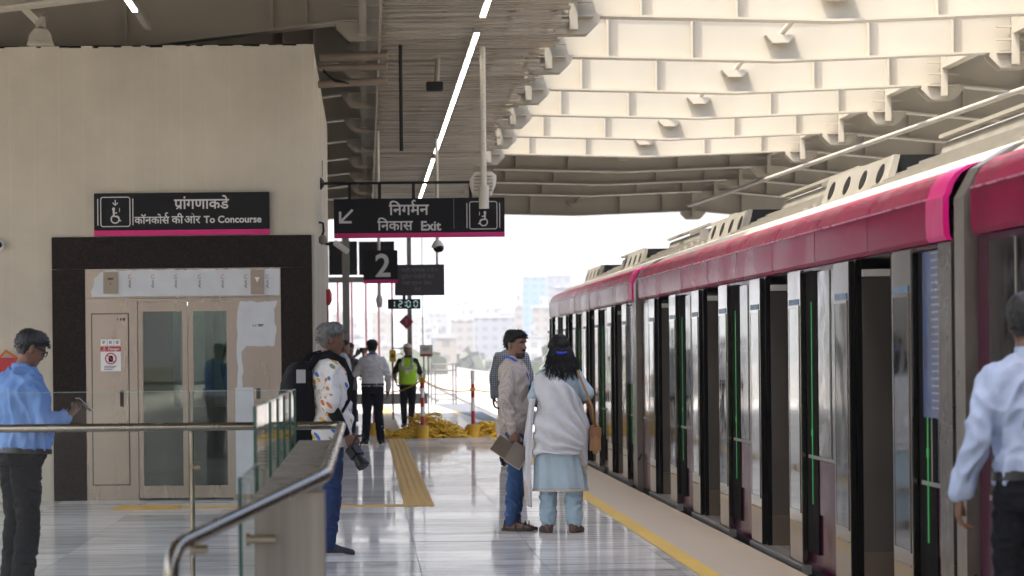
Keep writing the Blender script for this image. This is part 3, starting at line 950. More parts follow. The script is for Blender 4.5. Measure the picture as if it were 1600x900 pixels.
c0 = at(500, 287, YS); c1 = at(762, 286, YS)
m = MB(); m.tube([(XR + .0, YS, c0.z), (c1.x, YS, c0.z)], .017, 10); ar = m.build('bracket_arm', BLACK, t, smooth=40)
m = MB(); m.tube([(XR + .0, YS, c0.z), (XR + .02, YS, c0.z), (XR + .05, YS, c0.z)], [.075, .07, .03], 14); m.build('wall_flange', BLACK, ar, smooth=30)
for px in (546, 593, 646, 735):
    x = at(px, 300, YS).x; m = MB(); m.box(x - .018, x + .018, YS - .012, YS + .012, b.z + .0005, c0.z - .012); m.build('hanger', BLACK, t)

# second sign "2", its suspension pole and fittings
YT = 50.0
a = at(568, 443, YT); b = at(621, 391, YT)
t = sign_box('platform_number_sign', 'small square black sign with the number 2', a, b, YT - .03, .06)
lettering('2', .50, at(594, 0, YT).x, at(594, 432, YT).z, YT - .0945, LETTER, t, align='CENTER', off=.018)
t = thing('sign_pole', 'grey drop pole carrying the number sign and a small fitting', 'pole', tuple(at(591, 300, YT)))
c = at(591, 300, YT); zl = at(591, 478, YT).z
m = MB(); m.tube([(c.x, YT, 5.2), (c.x, YT, zl)], .026, 10); m.build('tube', POLEPAINT, t, smooth=40)
zc = at(591, 470, YT).z
m = MB(); m.tube([(c.x, YT - .01, zc + .09), (c.x, YT - .03, zc + .02), (c.x, YT - .02, zc - .1)], [.03, .055, .035], 12); m.build('end_fitting', POLEPAINT, t, smooth=True)
# passenger display
YD = 54.0
a = at(617, 462, YD); b = at(694, 413, YD)
t = thing('information_display', 'dark information board with faint grey lines of text', 'display', ((a.x + b.x) / 2, YD, a.z))
m = MB(); m.box(a.x, b.x, YD - .04, YD + .1, a.z, b.z, ch=.006); m.build('casing', mat('display_casing', (.035, .03, .034), .4), t)
FAINT = mat('faint_display_text', (.13, .125, .13), .5)
for i, (s_t, px) in enumerate((('गाडी क्रमाक १ ते २', 627), ('पुढील गाडीची वाट', 627), ('पाहा सूचना ऐका', 628), ('मेटो', 647))):
    c = at(px, 425 + 10.0 * i, YD); lettering(s_t, .085, c.x, c.z, YD - .045, FAINT, t, off=.01)
m = MB(); c = at(682, 300, YD); m.tube([(c.x, YD + .03, b.z), (c.x, YD + .03, 5.2)], .024, 10); m.build('drop_pole', POLEPAINT, t, smooth=40)
# dome camera and its pole
c = at(684, 386, 50.5)
t = thing('dome_camera', 'white and black dome camera above the information board', 'camera', tuple(c))
m = MB(); m.tube([c + Vector((0, 0, .10)), c + Vector((0, 0, .03)), c + Vector((0, 0, -.01))], [.05, .095, .1], 16, roundcap=False); m.build('housing', POLEPAINT, t, smooth=40)
m = MB(); m.sphere(tuple(c + Vector((.012, -.02, -.02))), .088, .088, .07); m.build('dome', DARKGLASS, t, smooth=True)
m = MB(); m.tube([c + Vector((0, 0, .1)), Vector((c.x, c.y, 5.2))], .022, 10); m.build('drop_pole', POLEPAINT, t, smooth=40)
# digital clock
YC = 58.0
a = at(606, 483, YC); b = at(657, 467, YC)
t = thing('digital_clock', 'black digital clock showing 12:00', 'clock', ((a.x + b.x) / 2, YC, a.z))
m = MB(); m.box(a.x, b.x, YC - .03, YC + .05, a.z, b.z, ch=.005); m.build('casing', SIGNBLACK, t)
DIG = mat('clock_digits', (.2, .3, .3), .4, emit=(.45, .68, .66), estr=.22)
SEG = {'1': 'bc', '2': 'abged', '0': 'abcdef'}
m = MB(); hh = (b.z - a.z) * .62; ww = hh * .55; zc = (a.z + b.z) / 2
def seg7(ch, x):
    h = hh / 2; q = .016
    P = {'a': ((x, zc + h), (x + ww, zc + h)), 'b': ((x + ww, zc + h), (x + ww, zc)), 'c': ((x + ww, zc), (x + ww, zc - h)), 'd': ((x, zc - h), (x + ww, zc - h)), 'e': ((x, zc), (x, zc - h)), 'f': ((x, zc + h), (x, zc)), 'g': ((x, zc), (x + ww, zc))}
    for s_ in SEG[ch]:
        p, r = Vector(P[s_][0]), Vector(P[s_][1]); d = (r - p).normalized() * .01
        m.stroke([tuple(p + d), tuple(r - d)], q, YC - .035)
W = b.x - a.x
for ch, f in (('1', .10), ('2', .33), ('0', .58), ('0', .80)): seg7(ch, a.x + W * f)
for z in (-.03, .03): m.box(a.x + W * .535 - .009, a.x + W * .535 + .009, YC - .035, YC - .031, zc + z - .009, zc + z + .009)
m.build('digits', DIG, t)
m = MB(); m.box((a.x + b.x) / 2 - .03, (a.x + b.x) / 2 + .03, YC - .01, YC + .02, b.z - .002, b.z + .08); m.build('mount', BLACK, t)

# white drop pole with loudspeaker in front of the exit sign
YP = 36.4
c = at(755, 200, YP); zb = at(757, 326, YP).z; zs = at(757, 285, YP).z
t = thing('loudspeaker_pole', 'tall ivory drop pole with loudspeaker ending before the exit sign', 'pole', (c.x, YP, zb))
m = MB(); m.tube([(c.x, YP, 5.3), (c.x, YP, zb + .25)], .033, 14); m.build('tube', POLEPAINT, t, smooth=40)
m = MB(); m.tube([(c.x, YP, zb + .26), (c.x, YP, zb)], .056, 16); m.build('sleeve', POLEPAINT, t, smooth=40)
m = MB()
for k in range(9): m.box(c.x - .004, c.x + .004, YP - .036, YP - .032, 3.9 + k * .14, 3.908 + k * .14)
m.build('bolt_holes', BLACK, t)
m = MB()
cx = c.x
m.loft([[Vector((cx + px_, YP + .07 + dy, zs + pz_)) for px_, pz_ in ((-.155 * f, -.02), (-.12 * f, -.14 * f), (.09 * f, -.15 * f), (.14 * f, -.03), (.15 * f, .08 * f), (.10 * f, .125 * f), (-.09 * f, .13 * f), (-.15 * f, .05))] for dy, f in ((0, .8), (.02, 1.0), (.16, 1.0), (.2, .7))])
sp = m.build('loudspeaker', POLEPAINT, t, smooth=35)
m = MB()
for k in range(5): m.box(cx - .11, cx + .1, YP + .055, YP + .069, zs - .09 + k * .04, zs - .082 + k * .04)
m.build('grille', GREY, sp)
# black hanging rod
a = at(625, 5, 36.0); b = at(630, 236, 36.0)
m = MB(); m.tube([(a.x, 36, 5.6), (a.x, 36, b.z)], .023, 10)
tag(m.build('hanging_rod', BLACK, smooth=40), 'thick black rod hanging straight down from the roof', 'rod')
# grey conduit with black junction box
t = thing('junction_box', 'black junction box at the end of a ribbed grey conduit', 'junction box', tuple(at(678, 135, 38)))
a = at(666, 143, 38); b = at(692, 128, 38)
m = MB(); m.box(a.x, b.x, 37.92, 38.06, a.z, b.z, ch=.008); m.build('box', BLACK, t)
m = MB(); pts = [Vector((at(682, 125, 38).x, 38, b.z)), Vector((at(684, 90, 38).x, 38, at(684, 90, 38).z)), Vector((at(686, 40, 38).x, 38, at(686, 40, 38).z)), Vector((at(686, 0, 38).x, 38, 5.6))]
pp = []; rr = []
for i in range(60):
    f = i / 59 * 3; k_ = min(2, int(f)); q = pts[k_].lerp(pts[k_ + 1], f - k_); pp.append(q); rr.append(.03 + .004 * (i % 2))
m.tube(pp, rr, 10); m.build('conduit', CARDTAN, t, smooth=True)
# conduits beside the shaft top
for i, (py, r_, py2, lb) in enumerate(((90, .05, 86, 'upper ribbed grey conduit leaving the shaft top'), (106, .035, 104, 'slim grey conduit below the ribbed one at the shaft top'), (132, .04, 126, 'lower bent grey conduit leaving the shaft side'))):
    a = at(497, py, 36.5); b = at(606, py2, 36.5)
    m = MB(); pp = [a.lerp(b, j / 40) for j in range(41)]
    m.tube(pp, [r_ + (.006 if j % 2 else 0) for j in range(41)], 10)
    tag(m.build('cable_conduit', CARDTAN, smooth=True), lb, 'conduit')
m = MB()
for k in range(4):
    m.tube([at(505, 108, 36.3) + Vector((0, 0, -.01 * k)), at(514 + 2 * k, 120 + k, 36.3), at(524 + 5 * k, 128, 36.3), at(545, 130 + .5 * k, 36.3)], .008, 6)
tag(m.build('cable_bundle', BLACK, smooth=True), 'loose black cables drooping beside the shaft top', 'cable')

# flood light, bell, bracket and camera on the shaft
c = at(533, 386, 40.5)
t = thing('wall_floodlight', 'white square floodlight tilted out from the shaft side', 'floodlight', tuple(c))
m = MB(); ax = Matrix.Rotation(R(38), 4, 'Y'); bm = bmesh.new(); bmesh.ops.create_cube(bm, size=1)
for v in bm.verts: v.co = Vector((v.co.x * .22, v.co.y * .3, v.co.z * .07))
bmesh.ops.bevel(bm, geom=list(bm.edges), offset=.012, segments=2, affect='EDGES')
m.from_bm(bm, 0, Matrix.Translation(c) @ Matrix.Rotation(R(35), 4, 'Y')); m.build('lamp_body', WHITEPAINT, t)
m = MB(); m.tube([Vector((XR, 40.5, c.z + .05)), c + Vector((-.05, 0, .02))], .018, 8); m.build('bracket', BLACK, t)
c = at(516, 365, 36.6)
t = thing('cable_hook', 'black bent hook with a small knob on the shaft side', 'hook', tuple(c))
m = MB(); m.tube([Vector((XR, 36.6, c.z + .13)), Vector((XR + .05, 36.6, c.z + .12)), Vector((XR + .055, 36.6, c.z + .03)), Vector((XR + .03, 36.6, c.z - .05))], .014, 8); m.build('rod', BLACK, t, smooth=True)
m = MB(); m.sphere((XR + .045, 36.6, c.z - .07), .05, .05, .06); m.build('knob', GREY, t, smooth=True)
c = at(511, 464, 43.0)
t = thing('fire_bell', 'round red fire bell on the side of the lift shaft', 'bell', tuple(c))
m = MB(); m.tube([(XR, 43, c.z), (XR + .05, 43, c.z), (XR + .075, 43, c.z)], [.11, .11, .05], 18); m.build('gong', RED, t, smooth=40)
m = MB(); m.tube([(XR + .015, 43, c.z - .1), (XR + .015, 43, .6)], .008, 6); m.build('conduit', RED, t)
c = at(-2, 383, YL)
t = thing('wall_camera', 'white dome camera low on the beige shaft wall', 'camera', tuple(c))
m = MB(); m.tube([(c.x, YL, c.z), (c.x, YL - .06, c.z), (c.x, YL - .09, c.z)], [.065, .06, .03], 16); m.build('housing', WHITE, t, smooth=40)
m = MB(); m.sphere((c.x + .01, YL - .085, c.z), .035); m.build('lens', DARKGLASS, t, smooth=True)
# steel hanger standing on the shaft top
c = at(65, 70, YL)
t = thing('steel_hanger', 'pale steel roof strut with round foot plate on the shaft top', 'steel strut', (c.x, 33.95, c.z))
m = MB(); m.box(c.x - .055, c.x + .055, 33.9, 34.0, c.z + .03, c.z + .29); m.build('post', CREAM, t)
m = MB(); p0 = Vector((c.x, 33.95, c.z + .27)); m.tube([p0, p0 + Vector((-.5, .1, .5))], .085, 4); m.build('strut', CREAM, t)
m = MB(); m.prism([(c.x - .13, c.z + .02), (c.x + .13, c.z + .02), (c.x + .12, c.z + .1), (c.x + .06, c.z + .16), (c.x - .06, c.z + .16), (c.x - .12, c.z + .1)], 'y', 33.86, 33.885); m.build('gusset_plate', CREAM, t)
m = MB(); m.box(c.x - .14, c.x + .14, 33.84, 34.06, c.z - .015, c.z + .018); m.build('foot_plate', CREAM, t)
# sloping braces above the shaft
for (p, q, lb, r_) in (((250, 66), (505, 34), 'long pale brace sloping up above the shaft wall', .028), ((105, 5), (150, 60), 'short steel brace dropping towards the shaft top', .09), ((0, 6), (180, 0), 'thin pale rail above the shaft corner', .02)):
    a = at(p[0], p[1], 36.5); b = at(q[0], q[1], 36.5)
    m = MB(); m.tube([a, b], r_, 8 if r_ < .05 else 4); tag(m.build('roof_brace', CREAM, smooth=30 if r_ < .05 else False), lb, 'steel brace')
# strokes the font cannot shape on its own
def pen(pts, w, Y, y, par):
    m = MB(); m.stroke([(at(px, py, Y).x, at(px, py, Y).z) for px, py in pts], w, y, .003); m.build('lettering_stroke', LETTER, par)
pen([(647, 320.5), (644.5, 318.5), (644, 316), (646, 313.6), (649, 314.2)], .020, YS, yf - .0085, [o for o in SC.objects if o.name == 'exit_sign'][0])
pen([(261.5, 338.5), (259.5, 337.2), (259, 335), (260.6, 333), (263, 333.6)], .013, YL, SIGN_REPH[1] - .0085, SIGN_REPH[0])

# ================================================================== FAR END OF THE PLATFORM
YE = 80.0
t = thing('end_portal', 'grey steel portal with dark panels at the far platform end', 'steel portal', tuple(at(541, 649, YE)))
c = at(541, 500, YE); zt = at(560, 437, YE).z; xr = at(612, 437, YE).x
m = MB(); m.box(c.x - .09, c.x + .09, YE - .09, YE + .09, 0, 5.0); m.build('post', GREY, t)
m = MB(); m.box(c.x - .6, xr, YE - .06, YE + .06, zt - .07, zt + .07); m.build('lintel', GREY, t)
c2 = at(640, 500, YE - 2)
m = MB(); m.box(c2.x - .055, c2.x + .055, YE - 2.05, YE - 1.95, 0, 5.0); m.build('post', GREY, t)
for p0, p1 in ((514, 535), (546, 558), (561, 616)):
    a = at(p0, 430, YE); b = at(p1, 377, YE)
    m = MB(); m.box(a.x, b.x, YE - .03, YE + .03, a.z, b.z); m.build('dark_panel', BLACK, t)
a = at(500, 372, YE - 3); b = at(560, 340, YE - 3)
# red oxide rods and kerb
YR = 97.0
rodA = None
for i, px in enumerate((528, 550, 572, 592, 613, 480, 505)):
    c = at(px, 520, YR); top_ = at(px, 436, YR).z
    if rodA is None:
        m = MB(); m.tube([(0, 0, .3), (0, 0, top_)], .03, 8); rodA = m.build('red_rod', DARKRED, smooth=40, local=True)
        rodA.location = (c.x, YR, 0); tag(rodA, 'slim dark red upright rod in the row at the platform end', 'rod', 'red rods at the platform end')
    else:
        dup(rodA, (c.x, YR, 0))
a = at(470, 628, YR); b = at(668, 615, YR)
m = MB(); m.box(a.x, b.x, YR - .1, YR + .3, 0, .32); tag(m.build('end_kerb', BLACK), 'low black kerb wall closing the far platform end', 'kerb wall')
# diamond sign and yellow box on the post
c = at(635, 503, YE - 2.1); r_ = 11.5 * (YE - 2.1) / FPX
t = thing('diamond_sign', 'dark red diamond sign on the far grey post', 'sign', tuple(c))
m = MB(); m.prism([(c.x - r_, c.z), (c.x, c.z - r_), (c.x + r_, c.z), (c.x, c.z + r_)], 'y', c.y - .02, c.y); m.build('panel', mat('maroon_sign', (.22, .015, .04), .4), t)
m = MB(); m.stroke([(c.x, c.z + .07), (c.x, c.z - .06)], .025, c.y - .026); m.stroke([(c.x - .035, c.z + .03), (c.x, c.z + .07), (c.x + .035, c.z + .03)], .02, c.y - .027); m.build('symbol', mat('sign_symbol_pink', (.4, .12, .16), .5), t)
c = at(613.5, 556, 74.0)
t = thing('yellow_box', 'yellow call box on a rod behind the hi-vis worker', 'call box', tuple(c))
m = MB(); m.box(c.x - .075, c.x + .075, 73.9, 74.0, c.z - .14, c.z + .14, ch=.01); m.build('case', BUCKET, t)
m = MB(); m.stroke(arc(c.x, c.z, .03, 0, 360, 12), .03, 73.895); m.build('dark_symbol', BLACK, t)
m = MB(); m.box(c.x - .02, c.x + .02, 74.01, 74.06, 0, c.z + .9); m.build('rod', DARKRED, t)
m = MB(); m.box(c.x, c.x + .45, 74.02, 74.05, c.z + .16, c.z + .19); m.build('arm', GREY, t)
# notice board on two thin poles
c = at(666, 548, 75.0); k = 75.0 / FPX
t = thing('notice_board', 'small white notice with red lower edge on thin poles', 'notice', tuple(c))
m = MB(); m.box(c.x - 10 * k, c.x + 10 * k, 74.97, 75, c.z - 5 * k, c.z + 9 * k); m.build('board', WHITE, t)
m = MB(); m.box(c.x - 10 * k, c.x + 10 * k, 74.965, 75, c.z - 9 * k, c.z - 5.05 * k); m.build('red_edge', RED, t)
m = MB()
for q in (0, 3): m.box(c.x - 6 * k, c.x + (5 - q) * k, 74.955, 74.965, c.z + (3 - q) * k, c.z + (4 - q) * k)
m.build('small_print', INKD, t)
m = MB()
for q in (-4, 3): m.tube([(c.x + q * k, 75.03, 0), (c.x + q * k, 75.03, c.z + 5 * k)], .018, 6)
m.build('pole', GREY, t)
m = MB(); m.tube([(c.x - 5 * k, 75.03, c.z), (c.x - 5.4 * k, 75.05, 2.6), (c.x - 5 * k, 75.03, 4.9)], .012, 6); m.build('cable', GREY, t)
# gate of tubes
YG = 96.0
a = at(674, 631, YG); b = at(711, 567, YG)
t = thing('tube_gate', 'grey tubular gate standing open at the far platform end', 'gate', (a.x, YG, 0))
m = MB()
for x in (a.x, a.x + .12, b.x - .07, b.x + .02): m.tube([(x, YG, 0), (x, YG, b.z)], .03, 6)
m.build('post', GUNMETAL, t)
m = MB()
for z in (.14, .30, b.z - .22, b.z - .04): m.tube([(a.x, YG, z), (b.x, YG, z)], .024, 6)
m.build('rail', GUNMETAL, t)
m = MB()
for q in range(6): x = a.x + .2 + q * .075; m.tube([(x, YG, .3), (x, YG, b.z - .22)], .008, 5)
m.build('bar', GUNMETAL, t)
# dark ramp at the platform corner
rp_ = MB(); A1 = at(688, 632, 92); A2 = at(728, 632, 92); B1 = at(742, 655, 74); B2 = at(775, 660, 74)
rp_.add([(2.0, 97, .006), (2.97, 97, .006), (2.97, 72, .008), (2.62, 72, .008)], [(0, 1, 2, 3)])
tag(rp_.build('edge_walkway', mat('dark_walkway_rubber', (.11, .11, .115), .6)), kind='structure')
# dark bag on the floor by the far wall
c = at(551, 694, 57); 
t = thing('dark_bag', 'dark grey bag standing on the floor behind the photographers', 'bag', (at(548, 665, 70).x, 70, 0))
x = at(548, 665, 70).x
m = MB(); m.box(x - .17, x + .17, 69.8, 70.1, .0, .36, ch=.05); m.build('body', mat('dark_bag_fabric', (.04, .04, .045), .8), t)
m = MB(); m.tube([(x - .08, 69.95, .35), (x - .06, 69.95, .46), (x + .06, 69.95, .46), (x + .08, 69.95, .35)], .012, 6); m.build('handle', BLACK, t, smooth=True)

# barrier posts, rope and rope heaps
def barrier(px, py, Y, top_py, label, flip=False):
    c = at(px, py, Y); H = at(px, top_py, Y).z
    t = thing('barrier_post', label, 'barrier post', (c.x, Y, 0), group='red and white barrier posts')
    m = MB(); m.tube([(c.x, Y, .0), (c.x, Y, .225)], [.105, .125], 18); m.build('bucket', BUCKET, t, smooth=40)
    m = MB(); m.tube([(c.x, Y, .226), (c.x, Y, .236)], [.118, .112], 18); m.build('fill', CONCRETE, t)
    n = 4 if not flip else 5
    for i in range(n):
        m = MB(); z0 = .23 + (H - .23) * i / n; z1 = .23 + (H - .23) * (i + 1) / n
        m.tube([(c.x, Y, z0), (c.x, Y, z1 - .0005)], .036, 12)
        m.build('pole_band', RED if i % 2 == 0 else WHITE, t, smooth=40)
    return c.x, H
bx1, bh1 = barrier(660.5, 686, 57.6, 592, 'barrier post in the biggest yellow rope heap beside the worker', True)
bx2, bh2 = barrier(739.5, 684, 58.2, 579, 'tall barrier post in the yellow rope heap by the couple')
bx3, bh3 = barrier(586, 684, 60, 585, 'barrier post half hidden behind the white shirt man')
m = MB()
def sag(p, q, d, n=14): return [p.lerp(q, i / n) - Vector((0, 0, d * 4 * (i / n) * (1 - i / n))) for i in range(n + 1)]
pA, pB = Vector((bx1, 57.56, 1.06)), Vector((bx2, 58.16, .86)); pC = Vector((bx3, 59.96, .86)); pD = Vector((2.95, 58.3, .83))
m.tube(sag(pC, pA, .12)[:-1] + sag(pA, pB, .10)[:-1] + sag(pB, pD, .04), .012, 6)
rk = random.Random(3)
m.tube([pA + Vector((.05 * math.cos(a * .9), .05 * math.sin(a * .9), rk.uniform(-.05, .06))) for a in range(26)], .012, 6)
m.tube([pB + Vector((.045 * math.cos(a * .9), .045 * math.sin(a * .9), rk.uniform(-.02, .03))) for a in range(18)], .012, 6)
tag(m.build('barrier_rope', ROPE, smooth=True), 'thin yellow rope strung between the barrier posts', 'rope')

def rope_heap(cx, cy, rx, ry, h, n, seed, label):
    r = random.Random(seed); m = MB()
    for k in range(n):
        u = r.random() ** .6; ang = r.uniform(0, 2 * PI)
        ox, oy = cx + rx * .75 * u * math.cos(ang), cy + ry * .7 * u * math.sin(ang)
        hz = h * (1 - u ** 1.5) * r.uniform(.25, 1.0) + .015
        R0 = r.uniform(.16, .34) * min(1, .5 + rx / 2)
        tilt = r.uniform(-.7, .7); az = r.uniform(0, PI)
        pts = []
        NN = 20
        for i in range(NN + 1):
            a = 2 * PI * 1.02 * i / NN
            x = R0 * math.cos(a) * (1 + .15 * math.sin(2 * a + k)); y = R0 * .8 * math.sin(a + .3 * math.sin(a * 2 + k))
            z = y * math.sin(tilt) * .8 + .03 * math.sin(3 * a + k)
            y *= math.cos(tilt)
            pts.append(Vector((ox + x * math.cos(az) - y * math.sin(az), oy + x * math.sin(az) + y * math.cos(az), max(.013, hz + z))))
        m.tube(pts, .0125, 7)
    tag(m.build('rope_heap', ROPE, smooth=True), label, 'rope heap')
c = at(665, 685, 58); rope_heap(c.x + .08, 58.2, .62, .45, .42, 95, 1, 'big heap of tangled yellow rope around the post near the worker')
c = at(628, 686, 57.6); rope_heap(c.x, 57.9, .42, .3, .13, 34, 2, 'low flat tangle of yellow rope over the tactile strip')
c = at(755, 682, 58.5); rope_heap(c.x + .05, 58.6, .60, .35, .24, 64, 4, 'heap of yellow rope around the post beside the couple')
c = at(706, 684, 58); rope_heap(c.x, 58.3, .30, .3, .14, 26, 5, 'small loose coil of yellow rope between the two heaps')

# ================================================================== METRO TRAIN
TXS = 3.10
def wall_profile():
    return [(3.12, -1.05), (3.10, -.55), (3.10, 2.08)]
FASCIA = [(3.075, 2.10), (3.06, 2.125), (3.055, 2.20), (3.056, 2.33), (3.068, 2.345), (3.085, 2.40), (3.125, 2.455), (3.19, 2.495), (3.27, 2.515)]

def coach(Y0, Y1, label, doors, nose=False, first=False):
    L = Y1 - Y0; yc = (Y0 + Y1) / 2
    t = thing('train_coach', label, 'train coach', (4.6, yc, -.99))
    ye = Y1 - (2.0 if nose else 0.0)          # straight part
    half = .82
    # side wall with real door openings
    edges = [Y0]
    for d in doors: edges += [d - half, d + half]
    edges.append(ye)
    for i in range(0, len(edges), 2):
        a, b = edges[i], edges[i + 1]
        m = MB(); m.box(TXS, TXS + .019, a, b, .0, 2.095); m.build('side_panel', PLUM, t)
        # stainless lower cladding + window bay glass
        wa, wb = a + (.74 if i > 0 else .35), b - (.74 if i < len(edges) - 2 else .35)
        if wb - wa > .3:
            m = MB(); m.box(TXS - .012, TXS - .001, wa - .0, wb + .0, .80, 2.06, ch=.004); g_ = m.build('window', DARKGLASS, t)
            m = MB(); m.box(TXS - .018, TXS - .0125, wa + .35, wa + .38, .80, 2.06); m.box(TXS - .018, TXS - .0125, wa, wb, .775, .799); m.build('window_frame', GREY, g_)
            m = MB(); m.box(TXS - .010, TXS - .001, wa, wb, .40, .77); m.build('lower_trim', PLUM, t)
        if i > 0:
            pass
    m = MB(); m.box(TXS, TXS + .05, Y0, ye, -1.02, -.001); m.build('skirt', BLACK, t)
    m = MB(); m.box(TXS - .02, TXS - .001, Y0, ye, -.40, -.06); m.build('sill_band', mat('sill_band_navy', (.03, .032, .045), .3, var=.2), t)
    m = MB(); m.box(5.95, 6.0, Y0, ye, -1.02, 2.1); m.build('far_side_wall', PLUM, t)
    m = MB(); m.box(TXS + .051, 5.949, Y0, ye, -.05, .02); m.build('floor', GREY, t)
    m = MB(); m.box(TXS + .051, 5.949, Y0, ye, 2.10, 2.14); m.build('ceiling', INTERIOR, t)
    if not nose:
        m = MB(); m.box(TXS + .051, 5.949, ye - .05, ye - .001, .021, 2.09); m.build('end_wall', INTERIOR, t)
    m = MB(); m.box(TXS + .051, 5.949, Y0 + .001, Y0 + .05, .021, 2.09); m.build('end_wall', INTERIOR, t)
    # fascia
    fy1 = ye
    fy0 = Y0 + (.0 if first else .0)
    hp0 = Y0 + .62                             # hot pink block at the near end
    prof = FASCIA
    m = MB()
    inner = [(x + .04, z) for x, z in reversed(prof)]
    m.prism(prof + inner, 'y', hp0, fy1 - (.0 if nose else .25)); fa = m.build('fascia', MAGENTA, t, smooth=25)
    m = MB(); m.prism([(x - .012, z) for x, z in prof] + [(x + .02, z) for x, z in reversed(prof)], 'y', Y0 + .10, hp0 - .001); m.build('hot_pink_end_block', HOTPINK, t, smooth=25)
    if not nose:
        m = MB(); m.prism(prof + inner, 'y', fy1 - .249, fy1 - .06); m.build('fascia_end', MAGENTA, t, smooth=25)
    # fascia panel joints
    yy = hp0 + 2.1; k = 0
    m = MB()
    while yy < fy1 - .5:
        m.prism([(x - .0015, z) for x, z in prof] + [(x + .01, z) for x, z in reversed(prof)], 'y', yy, yy + .012); yy += 2.28
    m.build('fascia_joints', mat('fascia_joint', (.16, .01, .06), .4), fa)
    m = MB(); m.box(3.050, 3.062, hp0, fy1 - .06, 2.331, 2.341); m.build('fascia_crease', mat('fascia_crease_trim', (.50, .16, .27), .3), fa)
    # roof
    rprof = [(3.262, 2.512), (3.36, 2.575), (3.52, 2.64), (3.9, 2.71), (4.55, 2.75), (5.2, 2.70), (5.7, 2.58), (5.95, 2.42), (6.0, 2.1)]
    m = MB(); m.prism(rprof + [(x - .0, z - .05) for x, z in reversed(rprof)][:-1] + [(3.3, 2.45)], 'y', Y0 + .05, fy1 - .03); m.build('roof', COACHROOF, t, smooth=30)
    # roof kit: ribs, fairing and vent units
    vents = [yc - 2.2, yc + 6.4]
    if nose: vents = [yc - 1.6, yc + 6.2]
    segs = []; cur = Y0 + .5
    for v in vents:
        segs.append((cur, v - 1.65)); cur = v + 1.65
    segs.append((cur, fy1 - .5))
    for (a, b) in segs:
        if b - a < .8: continue
        m = MB()
        for q in range(5):
            x = 3.56 + .085 * q; z = 2.64 + .012 * q
            m.box(x - .016, x + .016, a + .12 * q, b - .1, z, z + .03 + .03 * q)
        m.build('roof_ribs', ROOFKIT, t)
        m = MB()
        fp = [(3.96, 2.66), (4.05, 2.96), (4.11, 2.99), (5.0, 2.99), (5.06, 2.96), (5.15, 2.66)]
        m.prism(fp, 'y', a + .2, b - .15); fr_ = m.build('roof_fairing', ROOFKIT, t)
        m = MB(); m.box(4.015, 4.06, a + .2, b - .15, 2.992, 3.018); m.build('fairing_rail', COACHROOF, fr_)
        if b - a > 3:
            m = MB(); m.box(3.93, 3.965, a + .6, a + 1.7, 2.92, 2.96); m.box(3.93, 4.03, a + .5, a + .58, 2.76, 2.96); m.build('roof_bracket', GREY, t)
    for v in vents:
        m = MB()
        m.prism([(3.66, 2.66), (3.74, 2.90), (3.78, 2.90), (3.72, 2.66)], 'y', v - 1.6, v + 1.6); vn = m.build('vent_panel', ROOFKIT, t)
        m = MB(); m.box(3.80, 5.2, v - 1.5, v + 1.6, 2.68, 2.88, ch=.03); m.build('vent_body', ROOFKIT, t)
        m = MB(); m.box(3.78, 5.1, v - 1.55, v - 1.50, 2.68, 2.90); m.build('vent_mouth', BLACK, vn)
        for q in range(4):
            y = v - 1.2 + .8 * q; m = MB()
            pts = []
            for a in range(16):
                an = 2 * PI * a / 16; yy_ = .14 * math.cos(an); zz_ = .07 * math.sin(an)
                pts.append((y + yy_, 2.785 + zz_))
            base = [Vector((3.66 + (pz - 2.66) * (.08 / .24) - .004, py_, pz)) for py_, pz in pts]
            m.loft([base, [p + Vector((.006, 0, 0)) for p in base]]); m.build('vent_slot', BLACK, vn)
    # doors
    for d in doors:
        for sgn in (-1, 1):
            a, b = (d - half - .66, d - half + .0) if sgn < 0 else (d + half - .0, d + half + .66)
            x0 = TXS - .055
            m = MB(); m.box(x0, x0 + .035, a, b, .03, 2.085, ch=.006); lf = m.build('door_leaf', CHROME, t)
            m = MB(); m.box(x0 - .004, x0 - .0005, a + .09, b - .09, .40, 1.82, ch=.0015); pn = m.build('leaf_window', mat('leaf_window_glass', (.03, .035, .035), .03, var=.05, spec=.5), lf)
            m = MB()
            for (ya, yb_, za, zb_) in ((a + .065, a + .085, .38, 1.84), (b - .085, b - .065, .38, 1.84), (a + .085, b - .085, .38, .398), (a + .085, b - .085, 1.822, 1.84)):
                m.box(x0 - .006, x0 - .0005, ya, yb_, za, zb_)
            m.build('leaf_window_frame', CHROME, pn)
            m = MB(); m.box(x0 - .005, x0 - .0005, a + .08, b - .08, 1.845, 1.885); m.build('leaf_strip', SKYBLUE, lf)
            m = MB(); m.box(x0 - .004, x0 - .0005, a + .08, b - .08, .30, .312); m.build('leaf_groove', GREY, lf)
            ye_ = b if sgn < 0 else a
            m = MB(); m.box(x0 + .002, x0 + .033, ye_ - .0 if sgn < 0 else ye_ - .035, ye_ + .035 if sgn < 0 else ye_, .03, 2.085); m.build('leaf_seal', SEAL, lf)
        # door surround pieces
        m = MB(); m.box(TXS - .012, TXS + .02, d + half - .05, d + half - .001, .0, 2.09); m.build('door_jamb', SEAL, t)
        m = MB(); m.box(TXS - .012, TXS + .02, d - half + .001, d - half + .012, .0, 2.09); m.build('door_jamb', SEAL, t)
        m = MB(); m.box(TXS - .065, TXS + .07, d - half - .72, d + half + .72, -.045, .022, ch=.006); sl_ = m.build('door_sill', mat('door_sill_aluminium', (.36, .35, .34), .35, .6, var=.15, scale=6), t)
        m = MB(); m.box(TXS + .021, TXS + .52, d + half - .055, d + half - .02, .25, 1.98); sg = m.build('draught_screen', SCREENGREY, t)
        m = MB(); m.box(TXS + .021, TXS + .52, d + half - .058, d + half - .018, .021, .249); m.build('screen_kickplate', mat('kickplate_brown', (.12, .095, .07), .4), sg)
